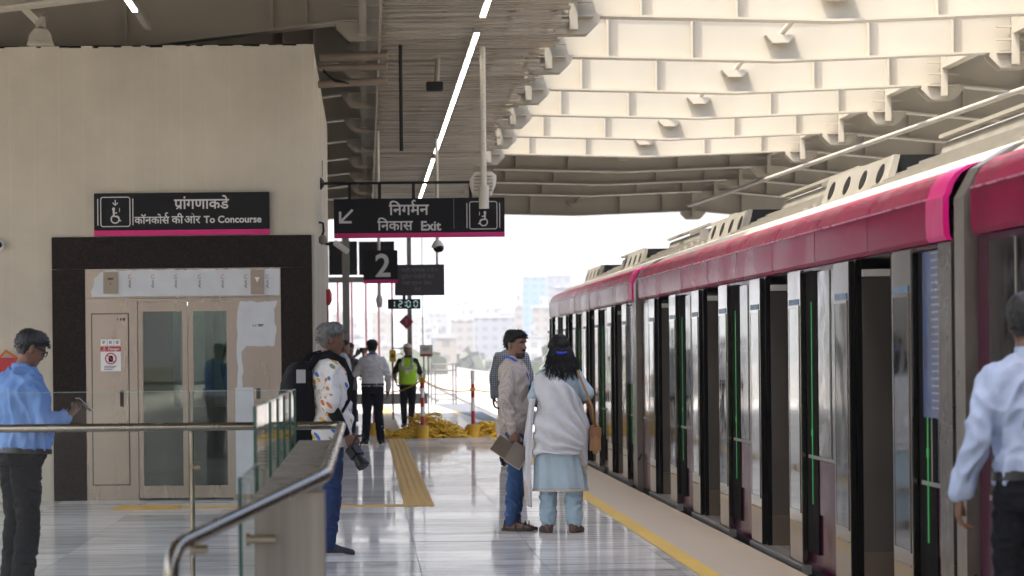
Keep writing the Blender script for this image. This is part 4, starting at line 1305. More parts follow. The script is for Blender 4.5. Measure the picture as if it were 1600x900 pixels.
        m = MB(); m.box(TXS + .021, TXS + .52, d + half - .10, d + half - .02, 1.985, 2.03); m.build('light_bar', WHITEPAINT, sg)
        m = MB(); m.box(TXS + .051, TXS + .5, d - half + .02, d - half + .05, .021, 1.98); m.build('draught_screen', SCREENGREY, t)
        m = MB(); m.box(TXS - .016, TXS - .001, d - half - 1.20, d - half - .67, .12, 2.07); pl = m.build('door_pillar', SEAL, t)
        m = MB(); m.box(TXS - .0195, TXS - .017, d - half - .965, d - half - .93, .46, 1.86); m.box(TXS - .022, TXS - .017, d - half - .98, d - half - .92, .93, .98); m.build('green_light', GREENLED, pl)
    # blue reflection painted as a ribbed panel on the near end bay and end pillar
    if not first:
        m = MB(); m.box(TXS - .02, TXS - .013, Y0 + .42, Y0 + .95, 1.15, 2.06); bf = m.build('painted_reflection', BLUEREFLECTION, t)
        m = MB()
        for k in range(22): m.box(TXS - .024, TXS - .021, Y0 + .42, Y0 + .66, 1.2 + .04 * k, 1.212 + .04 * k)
        m.build('reflection_ribs', mat('reflection_ribs_silver', (.5, .5, .55), .2, .8), bf)
        m = MB(); m.box(TXS - .03, TXS - .001, Y0 + .02, Y0 + .40, 0.0, 2.09); m.build('end_pillar', mat('dark_end_steel', (.13, .115, .10), .3, .8, var=.1), t)
    if nose:
        # tapered cab
        rings = []
        for f in np.linspace(0, 1, 9):
            y = ye + 2.0 * f
            k = f ** 2.2
            xl, xr_ = TXS + .9 * k * .55, 6.0 - .9 * k * .55
            zt_ = 2.60 - .75 * k; zb_ = -1.0 + .35 * k
            xm = (xl + xr_) / 2
            rings.append([Vector(p) for p in ((xl, y, zb_), (xl - .0, y, (zb_ + zt_) / 2 - .2), (xl + .0, y, zt_ - .35), (xl + .22, y, zt_ - .06), (xm - .4, y, zt_), (xm + .4, y, zt_), (xr_ - .22, y, zt_ - .06), (xr_, y, zt_ - .35), (xr_, y, (zb_ + zt_) / 2 - .2), (xr_, y, zb_))])
        m = MB(); m.loft(rings); m.build('cab', MAGENTA, t, smooth=40)
        m = MB(); m.prism([(4.0, 2.1), (5.1, 2.1), (5.3, .9), (3.8, .9)], 'y', Y1 - .03, Y1 + .02); m.build('windscreen', DARKGLASS, t)
    return t

CY = [(-2.9, 16.2), (16.75, 35.95), (36.5, 55.3)]
def door_ys(a, b):
    c = (a + b) / 2
    return [c - 7.0, c - 2.45, c + 2.1, c + 6.6]
coach(CY[0][0], CY[0][1], 'magenta coach standing beside the striding man in light blue shirt', door_ys(*CY[0]), first=True)
coach(CY[1][0], CY[1][1], 'magenta coach with open doors beside the talking couple', door_ys(*CY[1]))
coach(CY[2][0], CY[2][1], 'magenta end coach with tapered nose beyond the talking couple', [38.9, 43.4, 47.9, 52.2], nose=True)
# gangway frames between coaches
for (y, lb) in ((16.47, 'grey gangway frame between the coaches behind the striding man'), (36.22, 'grey gangway frame between the coaches behind the talking couple')):
    t = thing('gangway', lb, 'train gangway', (4.6, y, 0))
    outer = [(3.04, -.9), (3.04, 2.30), (3.12, 2.45), (3.30, 2.56), (3.95, 2.70), (4.6, 2.74), (5.3, 2.70), (5.9, 2.5), (6.05, 2.3), (6.05, -.9)]
    inner = [(x + (.14 if x < 4 else -.14 if x > 5 else 0), z - (.10 if z > 0 else 0)) for x, z in outer]
    m = MB()
    for i in range(len(outer) - 1):
        m.prism([outer[i], outer[i + 1], inner[i + 1], inner[i]], 'y', y - .23, y + .04)
    m.build('frame', mat('gangway_grey_steel', (.22, .20, .175), .35, .7, var=.1), t)
    m = MB(); m.box(3.2, 5.9, y - .24, y + .24, -.2, .02); m.build('footplate', GREY, t)
    m = MB(); m.box(3.24, 3.27, y - .26, y + .26, .03, 2.3); m.build('bellows', BLACK, t)

# ================================================================== BALUSTRADE ROUND THE STAIRWELL
def railing(pts, r, name, label):
    m = MB()
    out = []
    P = [Vector(p) for p in pts]
    for i, p in enumerate(P):
        if 0 < i < len(P) - 1:
            d0 = (P[i - 1] - p); d1 = (P[i + 1] - p); L = min(.09, d0.length * .4, d1.length * .4)
            a = p + d0.normalized() * L; b = p + d1.normalized() * L
            for k in range(7):
                f = k / 6; out.append(a * (1 - f) ** 2 + p * 2 * f * (1 - f) + b * f ** 2)
        else: out.append(p)
    m.tube(out, r, 18)
    return m.build(name, RAIL, None, smooth=True)
RZ = 1.108
h1 = railing([(-6, 19.0, RZ), (-.147, 19.0, RZ), (-.147, 11.2, RZ), (-.63, 10.2, .915), (-.62, 10.2, 0.0)], .0245, 'handrail', '')
tag(h1, 'steel handrail tube following the stairwell glass and bending down', 'handrail')
t = thing('stair_parapet', 'brown clad parapet under the handrail with stepped capping', 'parapet', (-.28, 15, 0))
m = MB(); m.box(-.405, -.155, 11.5, 11.85, 0.0, 1.03, ch=.004); m.box(-.405, -.27, 11.851, 18.9, 0.0, .93); m.build('body', PARAPET, t)
for k in range(13):
    y = 11.95 + .53 * k
    m = MB(); m.box(-.40, -.20, y, y + .36, .931, 1.03, ch=.006); m.build('cap_block', PARAPET, t)
def glass_panel(name, label, p, q, z0, z1, th=.014, edge=True):
    p, q = Vector((*p, 0)), Vector((*q, 0)); d = (q - p).normalized(); n = Vector((-d.y, d.x, 0)) * th / 2
    t = thing(name, label, 'glass panel', tuple(p), group='glass panels of the stairwell balustrade')
    m = MB(); m.add([p + Vector((0, 0, z0)), q + Vector((0, 0, z0)), q + Vector((0, 0, z1)), p + Vector((0, 0, z1))], [(0, 1, 2, 3)])
    m.build('pane', GLASS, t, fixn=False)
    for (a, b) in ((p, p + d * .006), (q - d * .006, q)):
        m = MB()
        m.add([a - n + Vector((0, 0, z0)), b - n + Vector((0, 0, z0)), b + n + Vector((0, 0, z0)), a + n + Vector((0, 0, z0)), a - n + Vector((0, 0, z1)), b - n + Vector((0, 0, z1)), b + n + Vector((0, 0, z1)), a + n + Vector((0, 0, z1))],
              [(0, 3, 2, 1), (4, 5, 6, 7), (0, 1, 5, 4), (1, 2, 6, 5), (2, 3, 7, 6), (3, 0, 4, 7)])
        m.build('polished_edge', GLASSEDGE, t)
    m = MB()
    a, b = p, q
    z = z1
    m.add([a - n + Vector((0, 0, z - .003)), b - n + Vector((0, 0, z - .003)), b + n + Vector((0, 0, z - .003)), a + n + Vector((0, 0, z - .003)), a - n + Vector((0, 0, z)), b - n + Vector((0, 0, z)), b + n + Vector((0, 0, z)), a + n + Vector((0, 0, z))],
          [(0, 3, 2, 1), (4, 5, 6, 7), (0, 1, 5, 4), (1, 2, 6, 5), (2, 3, 7, 6), (3, 0, 4, 7)])
    m.build('top_edge', mat('glass_top_edge', (.30, .42, .36), .2), t)
    return t
xj = at(300, 700, 19.1).x
glass_panel('balustrade_glass', 'clear front glass panel before the man in the blue shirt', (-2.9, 19.1), (xj - .008, 19.1), .02, 1.32)
glass_panel('balustrade_glass', 'clear front glass panel before the lift doors', (xj + .008, 19.1), (-.43, 19.1), .02, 1.32)
glass_panel('balustrade_glass', 'clear front glass panel at the far end of the front run', (-4.9, 19.1), (-2.916, 19.1), .02, 1.32)
ys = [12.75, 14.1, 15.3, 16.5, 17.75, 18.95]
nm = ['first', 'second', 'third', 'fourth', 'fifth']
for i in range(5):
    glass_panel('balustrade_glass', 'tall side glass panel along the parapet, %s counted from the handrail bend' % nm[i], (-.445, ys[i] + .01), (-.425, ys[i + 1] - .02), .02, 1.326)
# shorter near glass below the sloping rail
glass_panel('balustrade_glass', 'short glass panel under the bent end of the handrail', (-.446, 11.2), (-.436, 12.66), .02, 1.10)
# clamps
def clamp(px, py, Y, w, label):
    c = at(px, py, Y); m = MB(); m.tube([c - Vector((w, 0, 0)), c + Vector((w, 0, 0))], .016, 12)
    m.tube([c - Vector((w + .004, 0, 0)), c - Vector((w - .012, 0, 0))], .024, 14)
    tag(m.build('glass_clamp', BRASS, smooth=40), label, 'clamp')
clamp(408, 843, 11.45, .05, 'round steel clamp on the side glass edge by the parapet')
clamp(312, 859, 10.2, .026, 'small steel clamp near the lower bend of the handrail')
clamp(305, 730, 19.05, .03, 'steel clamp at the joint of the front glass panels')
m = MB(); m.tube([(xj, 19.04, 0), (xj, 19.04, RZ - .02)], .012, 8)
tag(m.build('glass_joint_post', RAIL, smooth=40), 'thin steel post at the joint of the front glass', 'post')

# ================================================================== DISTANT CITY
CW = [city_mat('city_wall_white', (.27, .275, .28), (.16, .17, .18)), city_mat('city_wall_buff', (.22, .20, .175), (.14, .135, .13)), city_mat('city_wall_grey', (.17, .18, .195), (.115, .125, .14))]
CBLUE = city_mat('city_tower_blue', (.11, .19, .31), (.08, .15, .26))
def tower(px0, px1, py, Y, m_, label, bands=False, group=None, cat='building'):
    a = at(px0, py, Y); b = at(px1, py, Y); w = b.x - a.x
    t = thing('city_building', label, cat, ((a.x + b.x) / 2, Y, -12), group=group)
    m = MB(); m.box(a.x, b.x, Y, Y + w * .8, -12, a.z); m.build('walls', m_, t)
    m = MB(); m.box(a.x + w * .3, a.x + w * .6, Y + w * .2, Y + w * .5, a.z + .01, a.z + 3.2); m.box(a.x - .2, b.x + .2, Y - .2, Y + w * .8 + .2, a.z - .9, a.z + .005); m.build('roof_block', CW[0], t)
    if bands:
        m = MB(); z = -9
        while z < a.z - 3: m.box(a.x + w * .3, b.x + w * .08, Y - 1.3, Y - .05, z, z + 1.0); z += 3.1
        m.build('balcony_bands', CW[0], t)
    return t
tower(817, 853, 431, 1300, CBLUE, 'tall blue glazed tower just beside the train nose')
tower(854, 892, 428, 1330, CW[2], 'tower with white balcony bands behind the train nose', bands=True)
tower(884, 930, 411, 1900, CW[2], 'tallest faint tower rising behind the train roof')
tower(762, 797, 448, 1700, CW[0], 'pale block of middle height left of the blue tower')
tower(700, 724, 470, 2000, CW[1], 'narrow faint block above the notice board')
rc = random.Random(21)
for i in range(46):
    px = rc.uniform(505, 870); w = rc.uniform(12, 40); Y = rc.uniform(650, 2100)
    py = rc.uniform(455, 530) if px > 690 else rc.uniform(485, 540)
    if i % 4 == 0: w *= 1.6; py -= 14
    if Y < 1000: py = max(py, 522)
    tower(px - w / 2, px + w / 2, py, Y, CW[rc.randrange(3)], 'pale hazy low block in the distant city beyond the viaduct', group='distant hazy city blocks')
# far hill and tree belt
m = MB(); n = 60
top_ = []
for i in range(n + 1):
    x = -900 + 2000 * i / n
    top_.append((x, 3600, 20 + 55 * (mnoise.noise((x * .0016, 2.2, 0)) + .5) + 12 * mnoise.noise((x * .008, 0, 1))))
for i in range(n):
    m.add([top_[i], top_[i + 1], (top_[i + 1][0], 3300, -12), (top_[i][0], 3300, -12), (top_[i + 1][0], 4400, -12), (top_[i][0], 4400, -12)], [(3, 2, 1, 0), (0, 1, 4, 5)])
tag(m.build('hills', mat('far_hill', (.09, .10, .06), .9)), kind='structure')
m = MB(); rt2 = random.Random(8)
for i in range(70):
    Y = rt2.uniform(250, 1500); px = rt2.uniform(510, 880); c = at(px, 553, Y)
    h = rt2.uniform(5, 10); r0 = rt2.uniform(3, 6)
    for k in range(34):
        d = Vector((rt2.gauss(0, 1), rt2.gauss(0, 1), rt2.gauss(0, .8))).normalized() * r0 * rt2.uniform(.5, 1)
        p = Vector((c.x, Y, -12 + h)) + d
        u = Vector((rt2.gauss(0, 1), rt2.gauss(0, 1), rt2.gauss(0, 1))).normalized(); v = u.orthogonal().normalized(); q = r0 * .35
        m.add([p + u * q, p + v * q, p - u * q, p - v * q], [(0, 1, 2, 3)])
tag(m.build('far_trees', mat('far_foliage', (.085, .095, .065), .8, var=.4, scale=.2), fixn=False), 'hazy belt of green trees between the distant city blocks', 'trees', kind='stuff')

# the hazy air
m = MB(); m.box(-5900, 5900, -1400, 6400, -13, 120)
hz = m.build('haze', [], None)
hm = bpy.data.materials.new('hazy_air'); hm.use_nodes = True; nt = hm.node_tree
nt.nodes.remove(nt.nodes['Principled BSDF'])
pv = nt.nodes.new('ShaderNodeVolumePrincipled'); pv.inputs['Color'].default_value = (.93, .95, 1, 1); pv.inputs['Density'].default_value = .00025; pv.inputs['Anisotropy'].default_value = .3
nt.links.new(pv.outputs[0], nt.nodes['Material Output'].inputs['Volume'])
hz.data.materials.append(hm); tag(hz, kind='stuff'); hz['label'] = 'pale hazy air over the city'
# ================================================================== PEOPLE
def remesh(mb, voxel, smooth=3, fac=.5):
    me = bpy.data.meshes.new('shape'); me.from_pydata([tuple(v) for v in mb.v], [], mb.f)
    bm = bmesh.new(); bm.from_mesh(me); bmesh.ops.recalc_face_normals(bm, faces=bm.faces); bm.to_mesh(me); bm.free()
    o = bpy.data.objects.new('shape', me); COL.objects.link(o)
    md = o.modifiers.new('r', 'REMESH'); md.mode = 'VOXEL'; md.voxel_size = voxel
    if smooth:
        s = o.modifiers.new('s', 'SMOOTH'); s.factor = fac; s.iterations = smooth
    dg = bpy.context.evaluated_depsgraph_get()
    me2 = bpy.data.meshes.new_from_object(o.evaluated_get(dg))
    bpy.data.objects.remove(o); bpy.data.meshes.remove(me)
    return me2


def link_mesh(me, name, m, parent, smooth=True):
    ms = m if isinstance(m, (list, tuple)) else [m]
    me.materials.clear()
    for k in ms: me.materials.append(k)
    me.polygons.foreach_set('use_smooth', [smooth] * len(me.polygons))
    me.name = name
    o = bpy.data.objects.new(name, me); COL.objects.link(o); o.parent = parent
    return o


def wrinkle(me, amp, freq=(9, 9, 14), seed=0, power=1.0):
    n = len(me.vertices)
    co = np.empty(n * 3); me.vertices.foreach_get('co', co); co = co.reshape(-1, 3)
    no = np.empty(n * 3); me.vertices.foreach_get('normal', no); no = no.reshape(-1, 3)
    for i in range(n):
        p = Vector((co[i, 0] * freq[0] + seed, co[i, 1] * freq[1], co[i, 2] * freq[2]))
        w = mnoise.noise(p + Vector((0, 0, 1.3 * mnoise.noise(p * .5))))
        w = (.55 - abs(w) * 2.4) if power > 1 else w
        co[i] += no[i] * amp * (w + .45 * mnoise.noise(p * 2.3))
    me.vertices.foreach_set('co', co.reshape(-1)); me.update()

# ---- head: closed surface r(theta, z); theta = 0 looks along +y
HZ = np.array([-.128, -.120, -.105, -.085, -.060, -.035, -.010, .010, .030, .055, .080, .100, .113, .118])
HF = np.array([.040, .066, .081, .084, .085, .085, .083, .083, .091, .090, .076, .054, .026, .004])
HB = np.array([-.010, -.012, -.020, -.040, -.066, -.082, -.091, -.095, -.098, -.097, -.086, -.066, -.036, -.004])
HW = np.array([.020, .034, .047, .056, .063, .067, .070, .072, .074, .074, .066, .050, .026, .004])

def head_pt(th, z, off=0.0, feat=True):
    f, b, w = np.interp(z, HZ, HF), np.interp(z, HZ, HB), np.interp(z, HZ, HW)
    c, s = math.cos(th), math.sin(th)
    m = -.008
    x = w * math.copysign(abs(s) ** .9, s)
    y = m + ((f - m) * abs(c) ** .85 if c > 0 else -(m - b) * abs(c) ** .9)
    if feat and c > 0:
        def gs(cx, cz, sx, sz): return math.exp(-((x - cx) / sx) ** 2 - ((z - cz) / sz) ** 2)
        y += .010 * gs(0, .008, .011, .022) + .024 * gs(0, -.028, .013, .013) + .014 * gs(0, -.012, .010, .018) + .006 * (gs(.014, -.034, .009, .008) + gs(-.014, -.034, .009, .008))
        y -= .010 * (gs(.032, .006, .016, .011) + gs(-.032, .006, .016, .011))
        y += .004 * (gs(.032, .028, .02, .008) + gs(-.032, .028, .02, .008))
        y += .005 * gs(0, -.056, .024, .006) + .006 * gs(0, -.070, .020, .007) - .004 * gs(0, -.063, .024, .003)
        y += .006 * gs(0, -.103, .02, .016) + .003 * (gs(.045, -.02, .018, .018) + gs(-.045, -.02, .018, .018))
    d = Vector((x, y - m, 0))
    if off:
        n = d.normalized() if d.length > 1e-6 else Vector((0, 0, 1))
        zz = max(0, (z - .06) / .06)
        n = (n + Vector((0, 0, zz * 1.5))).normalized()
        return Vector((x, y, z)) + n * off
    return Vector((x, y, z))


def head_mesh(mb, M):
    zs = list(np.linspace(-.128, .118, 46)); n = 56
    rings = [[M @ head_pt(2 * PI * k / n, z) for k in range(n)] for z in zs]
    mb.loft(rings)
    for sgn in (-1, 1):                                    # ears
        rr = []
        for i in range(1, 8):
            ph = -PI / 2 + PI * i / 8
            rr.append([M @ Vector((sgn * (.072 + .008 * math.cos(a) + .006), -.016 + .019 * math.cos(ph) * math.sin(a) - .004 * math.sin(ph), -.006 + .033 * math.sin(ph))) for a in [2 * PI * k / 12 for k in range(12)]])
        mb.loft(rr)


def shell(fn, us, vs, th, M):
    """closed thin shell over a (u,v) grid; fn(u,v,off)"""
    mb = MB()
    nu, nv = len(us), len(vs)
    o = [M @ fn(u, v, 1.0) for v in vs for u in us]; i_ = [M @ fn(u, v, 0.0) for v in vs for u in us]
    fs = []
    N = nu * nv
    for a in range(nv - 1):
        for b in range(nu - 1):
            q = (a * nu + b, a * nu + b + 1, (a + 1) * nu + b + 1, (a + 1) * nu + b)
            fs.append(q); fs.append(tuple(N + k for k in reversed(q)))
    def rim(ids):
        for p, q in zip(ids, ids[1:]): fs.append((q, p, N + p, N + q))
    rim([b for b in range(nu)]); rim([(nv - 1) * nu + b for b in range(nu)][::-1])
    rim([a * nu for a in range(nv)][::-1]); rim([a * nu + nu - 1 for a in range(nv)])
    mb.add(o + i_, fs)
    return mb


def hair_cap(M, front=.066, side=.018, back=-.062, th=.014, seed=0, lump=.004, bald=0.0):
    def line(t):
        c = math.cos(t)
        if c > .55: return front - (1 - c) * .03
        if c > -.1:                                          # temple to ear
            k = (.55 - c) / .65
            return (front - .0135) * (1 - k) + side * k
        k = min(1, (-.1 - c) / .5)
        return side * (1 - k) + back * k
    def fn(u, v, o):
        z0 = line(u) + .007 * mnoise.noise(Vector((math.sin(u) * 9 + seed, math.cos(u) * 9, 5))); z = z0 + (.1175 - z0) * v
        n = mnoise.noise(Vector((math.sin(u) * 3 + seed, math.cos(u) * 3, z * 26)))
        t = th * min(1, .10 + v * 2.6) * (1 + .2 * max(0, math.sin(v * PI)))
        p = head_pt(u, z, (t + lump * n) if o else -.006, feat=False)
        return p
    us = [2 * PI * k / 48 for k in range(49)]; vs = [i / 14 for i in range(15)]
    return shell(fn, us, vs, th, M)


def hair_tufts(M, n, front, side, back, th, L=.02, seed=0):
    rh_ = random.Random(seed + 40); mb = MB()
    for k in range(n):
        u = rh_.uniform(0, 2 * PI); c = math.cos(u)
        lo = front - .01 if c > .55 else (side + .012 if c > -.2 else back * .7 + .01)
        z = lo + (.116 - lo) * rh_.random() ** .8
        p0 = head_pt(u, z, th * .75, feat=False)
        nrm = (p0 - Vector((0, -.01, .02))).normalized()
        d = (Vector((rh_.uniform(-.5, .5), -.5 if c < .6 else .35, -.55 if c < .4 else .1)) + nrm * .55).normalized()
        l = L * rh_.uniform(.6, 1.3)
        mb.tube([M @ p0, M @ (p0 + d * l * .5 + nrm * .002), M @ (p0 + d * l - nrm * .002)], [.0022, .0018, .0005], 4)
    return mb


def beard_patch(M, z0, z1, t0, t1, th=.004):
    def fn(u, v, o):
        z = z0 + (z1 - z0) * v
        e = min(1, 4 * min(v + .05, 1.05 - v)) * min(1, 5 * min((u - t0) / (t1 - t0) + .03, (t1 - u) / (t1 - t0) + .03))
        return head_pt(u, z, th * e if o else -.004)
    us = [t0 + (t1 - t0) * k / 20 for k in range(21)]; vs = [i / 6 for i in range(7)]
    return shell(fn, us, vs, th, M)


def hand_mesh(mb, wrist, d, n, s, curl=.5, right=True, spread=.1, thumb_in=.5, curls=None):
    """palm and five fingers; d along the hand, n palm normal (towards the palm side)"""
    d = Vector(d).normalized(); n = (Vector(n) - d * Vector(n).dot(d)).normalized()
    side = d.cross(n).normalized()                           # towards the thumb for a right hand
    if not right: side = -side
    W = Vector(wrist)
    P = lambda a, b, c: W + (d * a + side * b + n * c) * s
    rings = []
    for a, w, t in ((-.03, .026, .021), (.0, .028, .019), (.025, .037, .017), (.055, .042, .0155), (.080, .041, .013), (.092, .036, .009)):
        rings.append([P(a, w * math.cos(2 * PI * k / 14), t * math.sin(2 * PI * k / 14)) for k in range(14)])
    mb.loft(rings)
    for i, (b, L, r) in enumerate(((.031, .072, .0086), (.0105, .081, .0088), (-.0105, .075, .0083), (-.031, .060, .0074))):
        cu = curls[i] if curls else curl
        p = [P(.070, b, 0), P(.088, b * 1.04, 0.001)]
        ang = 0; pos = (.088, b * 1.04, .001)
        for j, fr in enumerate((.46, .31, .25)):
            ang += cu * (.75, 1.0, .7)[j]
            sp = spread * b / .031
            pos = (pos[0] + L * fr * math.cos(ang), pos[1] + L * fr * sp * .3, pos[2] + L * fr * math.sin(ang))
            p.append(P(*pos))
        mb.tube(p, [r * s, r * s * 1.02, r * s * .98, r * s * .9, r * s * .74], 9, roundcap=True)
    t = thumb_in
    p = [P(.018, .022, .004), P(.040, .043, .010 + .006 * t), P(.062, .052 - .012 * t, .018 + .016 * t), P(.086, .052 - .026 * t, .022 + .022 * t)]
    mb.tube(p, [.014 * s, .0125 * s, .0105 * s, .0085 * s], 9, roundcap=True)


def foot_last(mb, ank, yaw, s, L=.265, h=.085, w=.048, sole=True, z0=0.0):
    fx, fy = math.sin(yaw), math.cos(yaw)
    def P(a, b, c): return Vector((ank[0] + fx * a * s + fy * b * s, ank[1] + fy * a * s - fx * b * s, z0 + c * s))
    rings = []
    for a, ww, hh in ((-.072, .020, .05), (-.062, .031, .078), (-.03, .036, .095), (.02, .038, .098), (.065, .042, .078), (.11, .047, .06), (.15, .046, .05), (.178, .036, .042), (.193, .018, .032)):
        ring = []
        for k in range(14):
            t = 2 * PI * k / 14
            b = ww * math.cos(t); c = math.sin(t)
            c = hh / 2 + hh / 2 * math.copysign(abs(c) ** .75, c)
            ring.append(P(a * L / .265, b * w / .048, max(.004, c * h / .085)))
        rings.append(ring)
    mb.loft(rings)

SKINS = {}
def skin_mat(name, col):
    return mat(name, col, .5, var=.1, scale=9, bump=.05, bscale=60)

DEF = dict(pelvis=(0, 0, .95), lean=0.0, twist=0.0,
           sh=(.166, -.012, 1.405), elb=(.232, -.03, 1.14), wr=(.243, .045, .885), hd=(0.02, .15, -1), pn=(-1, 0, 0),
           hip=(.088, 0, .93), knee=(.098, .015, .50), ank=(.10, -.03, .085), toe=.12)


def person(label, loc, heading, H=1.72, group=None, vox=.009, skin=None, look=(0, 0), girth=1.0, belly=0.0, lean=0.0, leanx=0.0,
           armR=None, armL=None, legR=None, legL=None, curlR=.45, curlL=.45, thumb=.5, shirt=None, trousers=None, shoes=None, hair=None, hairm=None,
           extra=None, female=False, eyes=True, headfwd=.0, neck_lanyard=None, facial=None, hand_opts=None):
    s = H / 1.75
    g = girth
    t = thing('person', label, 'person', loc, -R(heading), group)
    UP = Matrix.Translation((0, 0, .95)) @ Matrix.Rotation(-lean, 4, 'X') @ Matrix.Rotation(leanx, 4, 'Y') @ Matrix.Translation((0, 0, -.95))
    J = {}
    for sg, k, a in ((1, 'R', armR), (-1, 'L', armL)):
        a = a or {}
        f = lambda v: Vector((v[0] * sg, v[1], v[2]))
        J['sh' + k] = UP @ (f(a.get('sh', DEF['sh'])) + Vector((sg * .02 * (g - 1), 0, 0)))
        J['elb' + k] = f(a.get('elb', DEF['elb'])); J['wr' + k] = f(a.get('wr', DEF['wr']))
        if not a.get('abs', False):
            J['elb' + k] = UP @ J['elb' + k]; J['wr' + k] = UP @ J['wr' + k]
        J['hd' + k] = f(a.get('hd', DEF['hd'])); J['pn' + k] = f(a.get('pn', DEF['pn']))
    for sg, k, a in ((1, 'R', legR), (-1, 'L', legL)):
        a = a or {}
        f = lambda v: Vector((v[0] * sg, v[1], v[2]))
        J['hip' + k] = f(DEF['hip']); J['knee' + k] = f(a.get('knee', DEF['knee'])); J['ank' + k] = f(a.get('ank', DEF['ank'])); J['toe' + k] = sg * a.get('toe', DEF['toe'])
    S = Matrix.Scale(s, 4)
    sp = lambda p: S @ p
    HM = S @ UP @ Matrix.Translation((0, .018 + headfwd, 1.625)) @ Matrix.Rotation(-look[0], 4, 'Z') @ Matrix.Rotation(-look[1], 4, 'X')
    TOR = [(.84, .150, .108, -.008), (.93, .172, .120, -.012), (1.00, .165, .112, -.004), (1.10, .148 if not female else .128, .103, .006), (1.20, .160 if not female else .140, .110, .006),
           (1.30, .176 if not female else .152, .118, .0), (1.38, .180 if not female else .156, .108, -.006), (1.43, .160 if not female else .140, .090, -.012), (1.465, .105, .068, -.014), (1.50, .062, .058, -.010)]
    def torso(mb, zlo, zhi, off, bel=belly, gg=g, n=28, flare=0.0, extra_rows=(), loose=0.0):
        zs = sorted(set([r[0] for r in TOR if zlo < r[0] < zhi] + [zlo, zhi] + list(extra_rows)))
        T = np.array(TOR)
        rings = []
        for z in zs:
            w = np.interp(z, T[:, 0], T[:, 1]) * (1 + (gg - 1) * (1 if z < 1.35 else .5)) + off
            d = np.interp(z, T[:, 0], T[:, 2]) * (1 + (gg - 1) * (1 if z < 1.35 else .5)) + off
            lo = loose * min(1, max(0, (1.06 - z) / .14)); w += lo; d += lo
            c = np.interp(z, T[:, 0], T[:, 3])
            if z < T[0, 0]: w = lo + T[0, 1] * gg + off + flare * (T[0, 0] - z); d = lo + T[0, 2] * gg + off + flare * (T[0, 0] - z)
            bf = bel * math.exp(-((z - 1.06) / .12) ** 2)
            ring = []
            for k in range(n):
                a = 2 * PI * k / n
                ca, sa = math.cos(a), math.sin(a)
                x = w * math.copysign(abs(ca) ** .85, ca); y = c + d * math.copysign(abs(sa) ** .85, sa) + (bf * max(0, sa))
                ring.append(sp(UP @ Vector((x, y, z))))
            rings.append(ring)
        mb.loft(rings)
    def limb(mb, pts, rad, off=0.0, n=14):
        mb.tube([sp(p) for p in pts], [(r + off) * s for r in rad], n, roundcap=True)
    def armpts(k):
        a, b, c = J['sh' + k], J['elb' + k], J['wr' + k]
        return [a, a.lerp(b, .33), a.lerp(b, .72), b, b.lerp(c, .3), b.lerp(c, .7), c]
    def legpts(k):
        a, b, c = J['hip' + k], J['knee' + k], J['ank' + k]
        return [a, a.lerp(b, .35), a.lerp(b, .75), b, b.lerp(c, .28), b.lerp(c, .65), c]
    af = .92 if female else 1.0
    AR = [.054 * af, .050 * af, .044 * af, .039 * af, .041 * af, .034 * af, .026 * af]
    LR = [.092, .085, .068, .056, .058, .048, .037]
    # --- body: one continuous figure
    mb = MB()
    torso(mb, .88, 1.50, -.034, bel=0)
    limb(mb, [UP @ Vector((0, -.012, 1.43)), UP @ Vector((0, -.004, 1.50)), UP @ Vector((0, .008 + headfwd * .7, 1.57)), UP @ Vector((0, .012 + headfwd, 1.61))], [.066, .056, .053, .052] if not female else [.06, .048, .045, .045])
    for k in 'RL':
        slv = (shirt or {}).get('sleeve', 'long'); cut = 7 if slv == 'long' else 4 if slv == 'rolled' else 3
        limb(mb, armpts(k), [r_ - (.014 if i_ < cut - 1 else .004) for i_, r_ in enumerate(AR)])
        limb(mb, legpts(k), [r_ - .018 if i_ < 5 else r_ - .006 for i_, r_ in enumerate(LR)])
    head_mesh(mb, HM)
    for k, yaw in (('R', J['toeR']), ('L', J['toeL'])):
        an = J['ank' + k]
        foot_last(mb, (an.x * s, an.y * s), yaw, s * .93, z0=max(0, (an.z - .085)) * s)
    me = remesh(mb, max(.0055, vox * .72), 2, .4)
    hb = MB()
    for k, right, cu in (('R', True, curlR), ('L', False, curlL)):
        ho = (hand_opts or {}).get(k, {})
        hand_mesh(hb, sp(J['wr' + k]), J['hd' + k], J['pn' + k], s * (.92 if female else 1.0), cu, right, thumb_in=ho.get('thumb', thumb), curls=ho.get('curls'))
    bm = bmesh.new(); bm.from_mesh(me)
    base = len(bm.verts)
    vs = [bm.verts.new(v) for v in hb.v]
    for f in hb.f:
        try: bm.faces.new([vs[i] for i in f])
        except ValueError: pass
    bmesh.ops.recalc_face_normals(bm, faces=bm.faces)
    bm.to_mesh(me); bm.free()
    link_mesh(me, 'body', skin, t)
    # --- face details
    if eyes:
        for sg in (-1, 1):
            m = MB(); c = Vector((sg * .031, head_pt(.42, .006).y - .005, .006)); m.sphere(c, .0125, .0105, .0072, 12)
            m.v = [HM @ v for v in m.v]; ey = m.build('eye', mat('eye_white', (.45, .42, .38), .3), t, smooth=True, local=True)
            m = MB(); m.sphere(c + Vector((0, .0055, 0)), .0058, .0056, .0062, 10); m.v = [HM @ v for v in m.v]; m.build('iris', BLACK, ey, smooth=True, local=True)
            m = beard_patch(HM, .022, .033, sg * .62 if sg < 0 else .16, -.16 if sg < 0 else .62, .004); m.build('eyebrow', hairm, t, smooth=True, local=True)
    m = beard_patch(HM, -.073, -.055, -.34, .34, .0022); m.build('lips', mat('lips', (.16, .055, .045), .5), t, smooth=True, local=True)
    if facial == 'moustache' or facial == 'beard':
        m = beard_patch(HM, -.054, -.040, -.42, .42, .006); m.build('moustache', hairm, t, smooth=True, local=True)
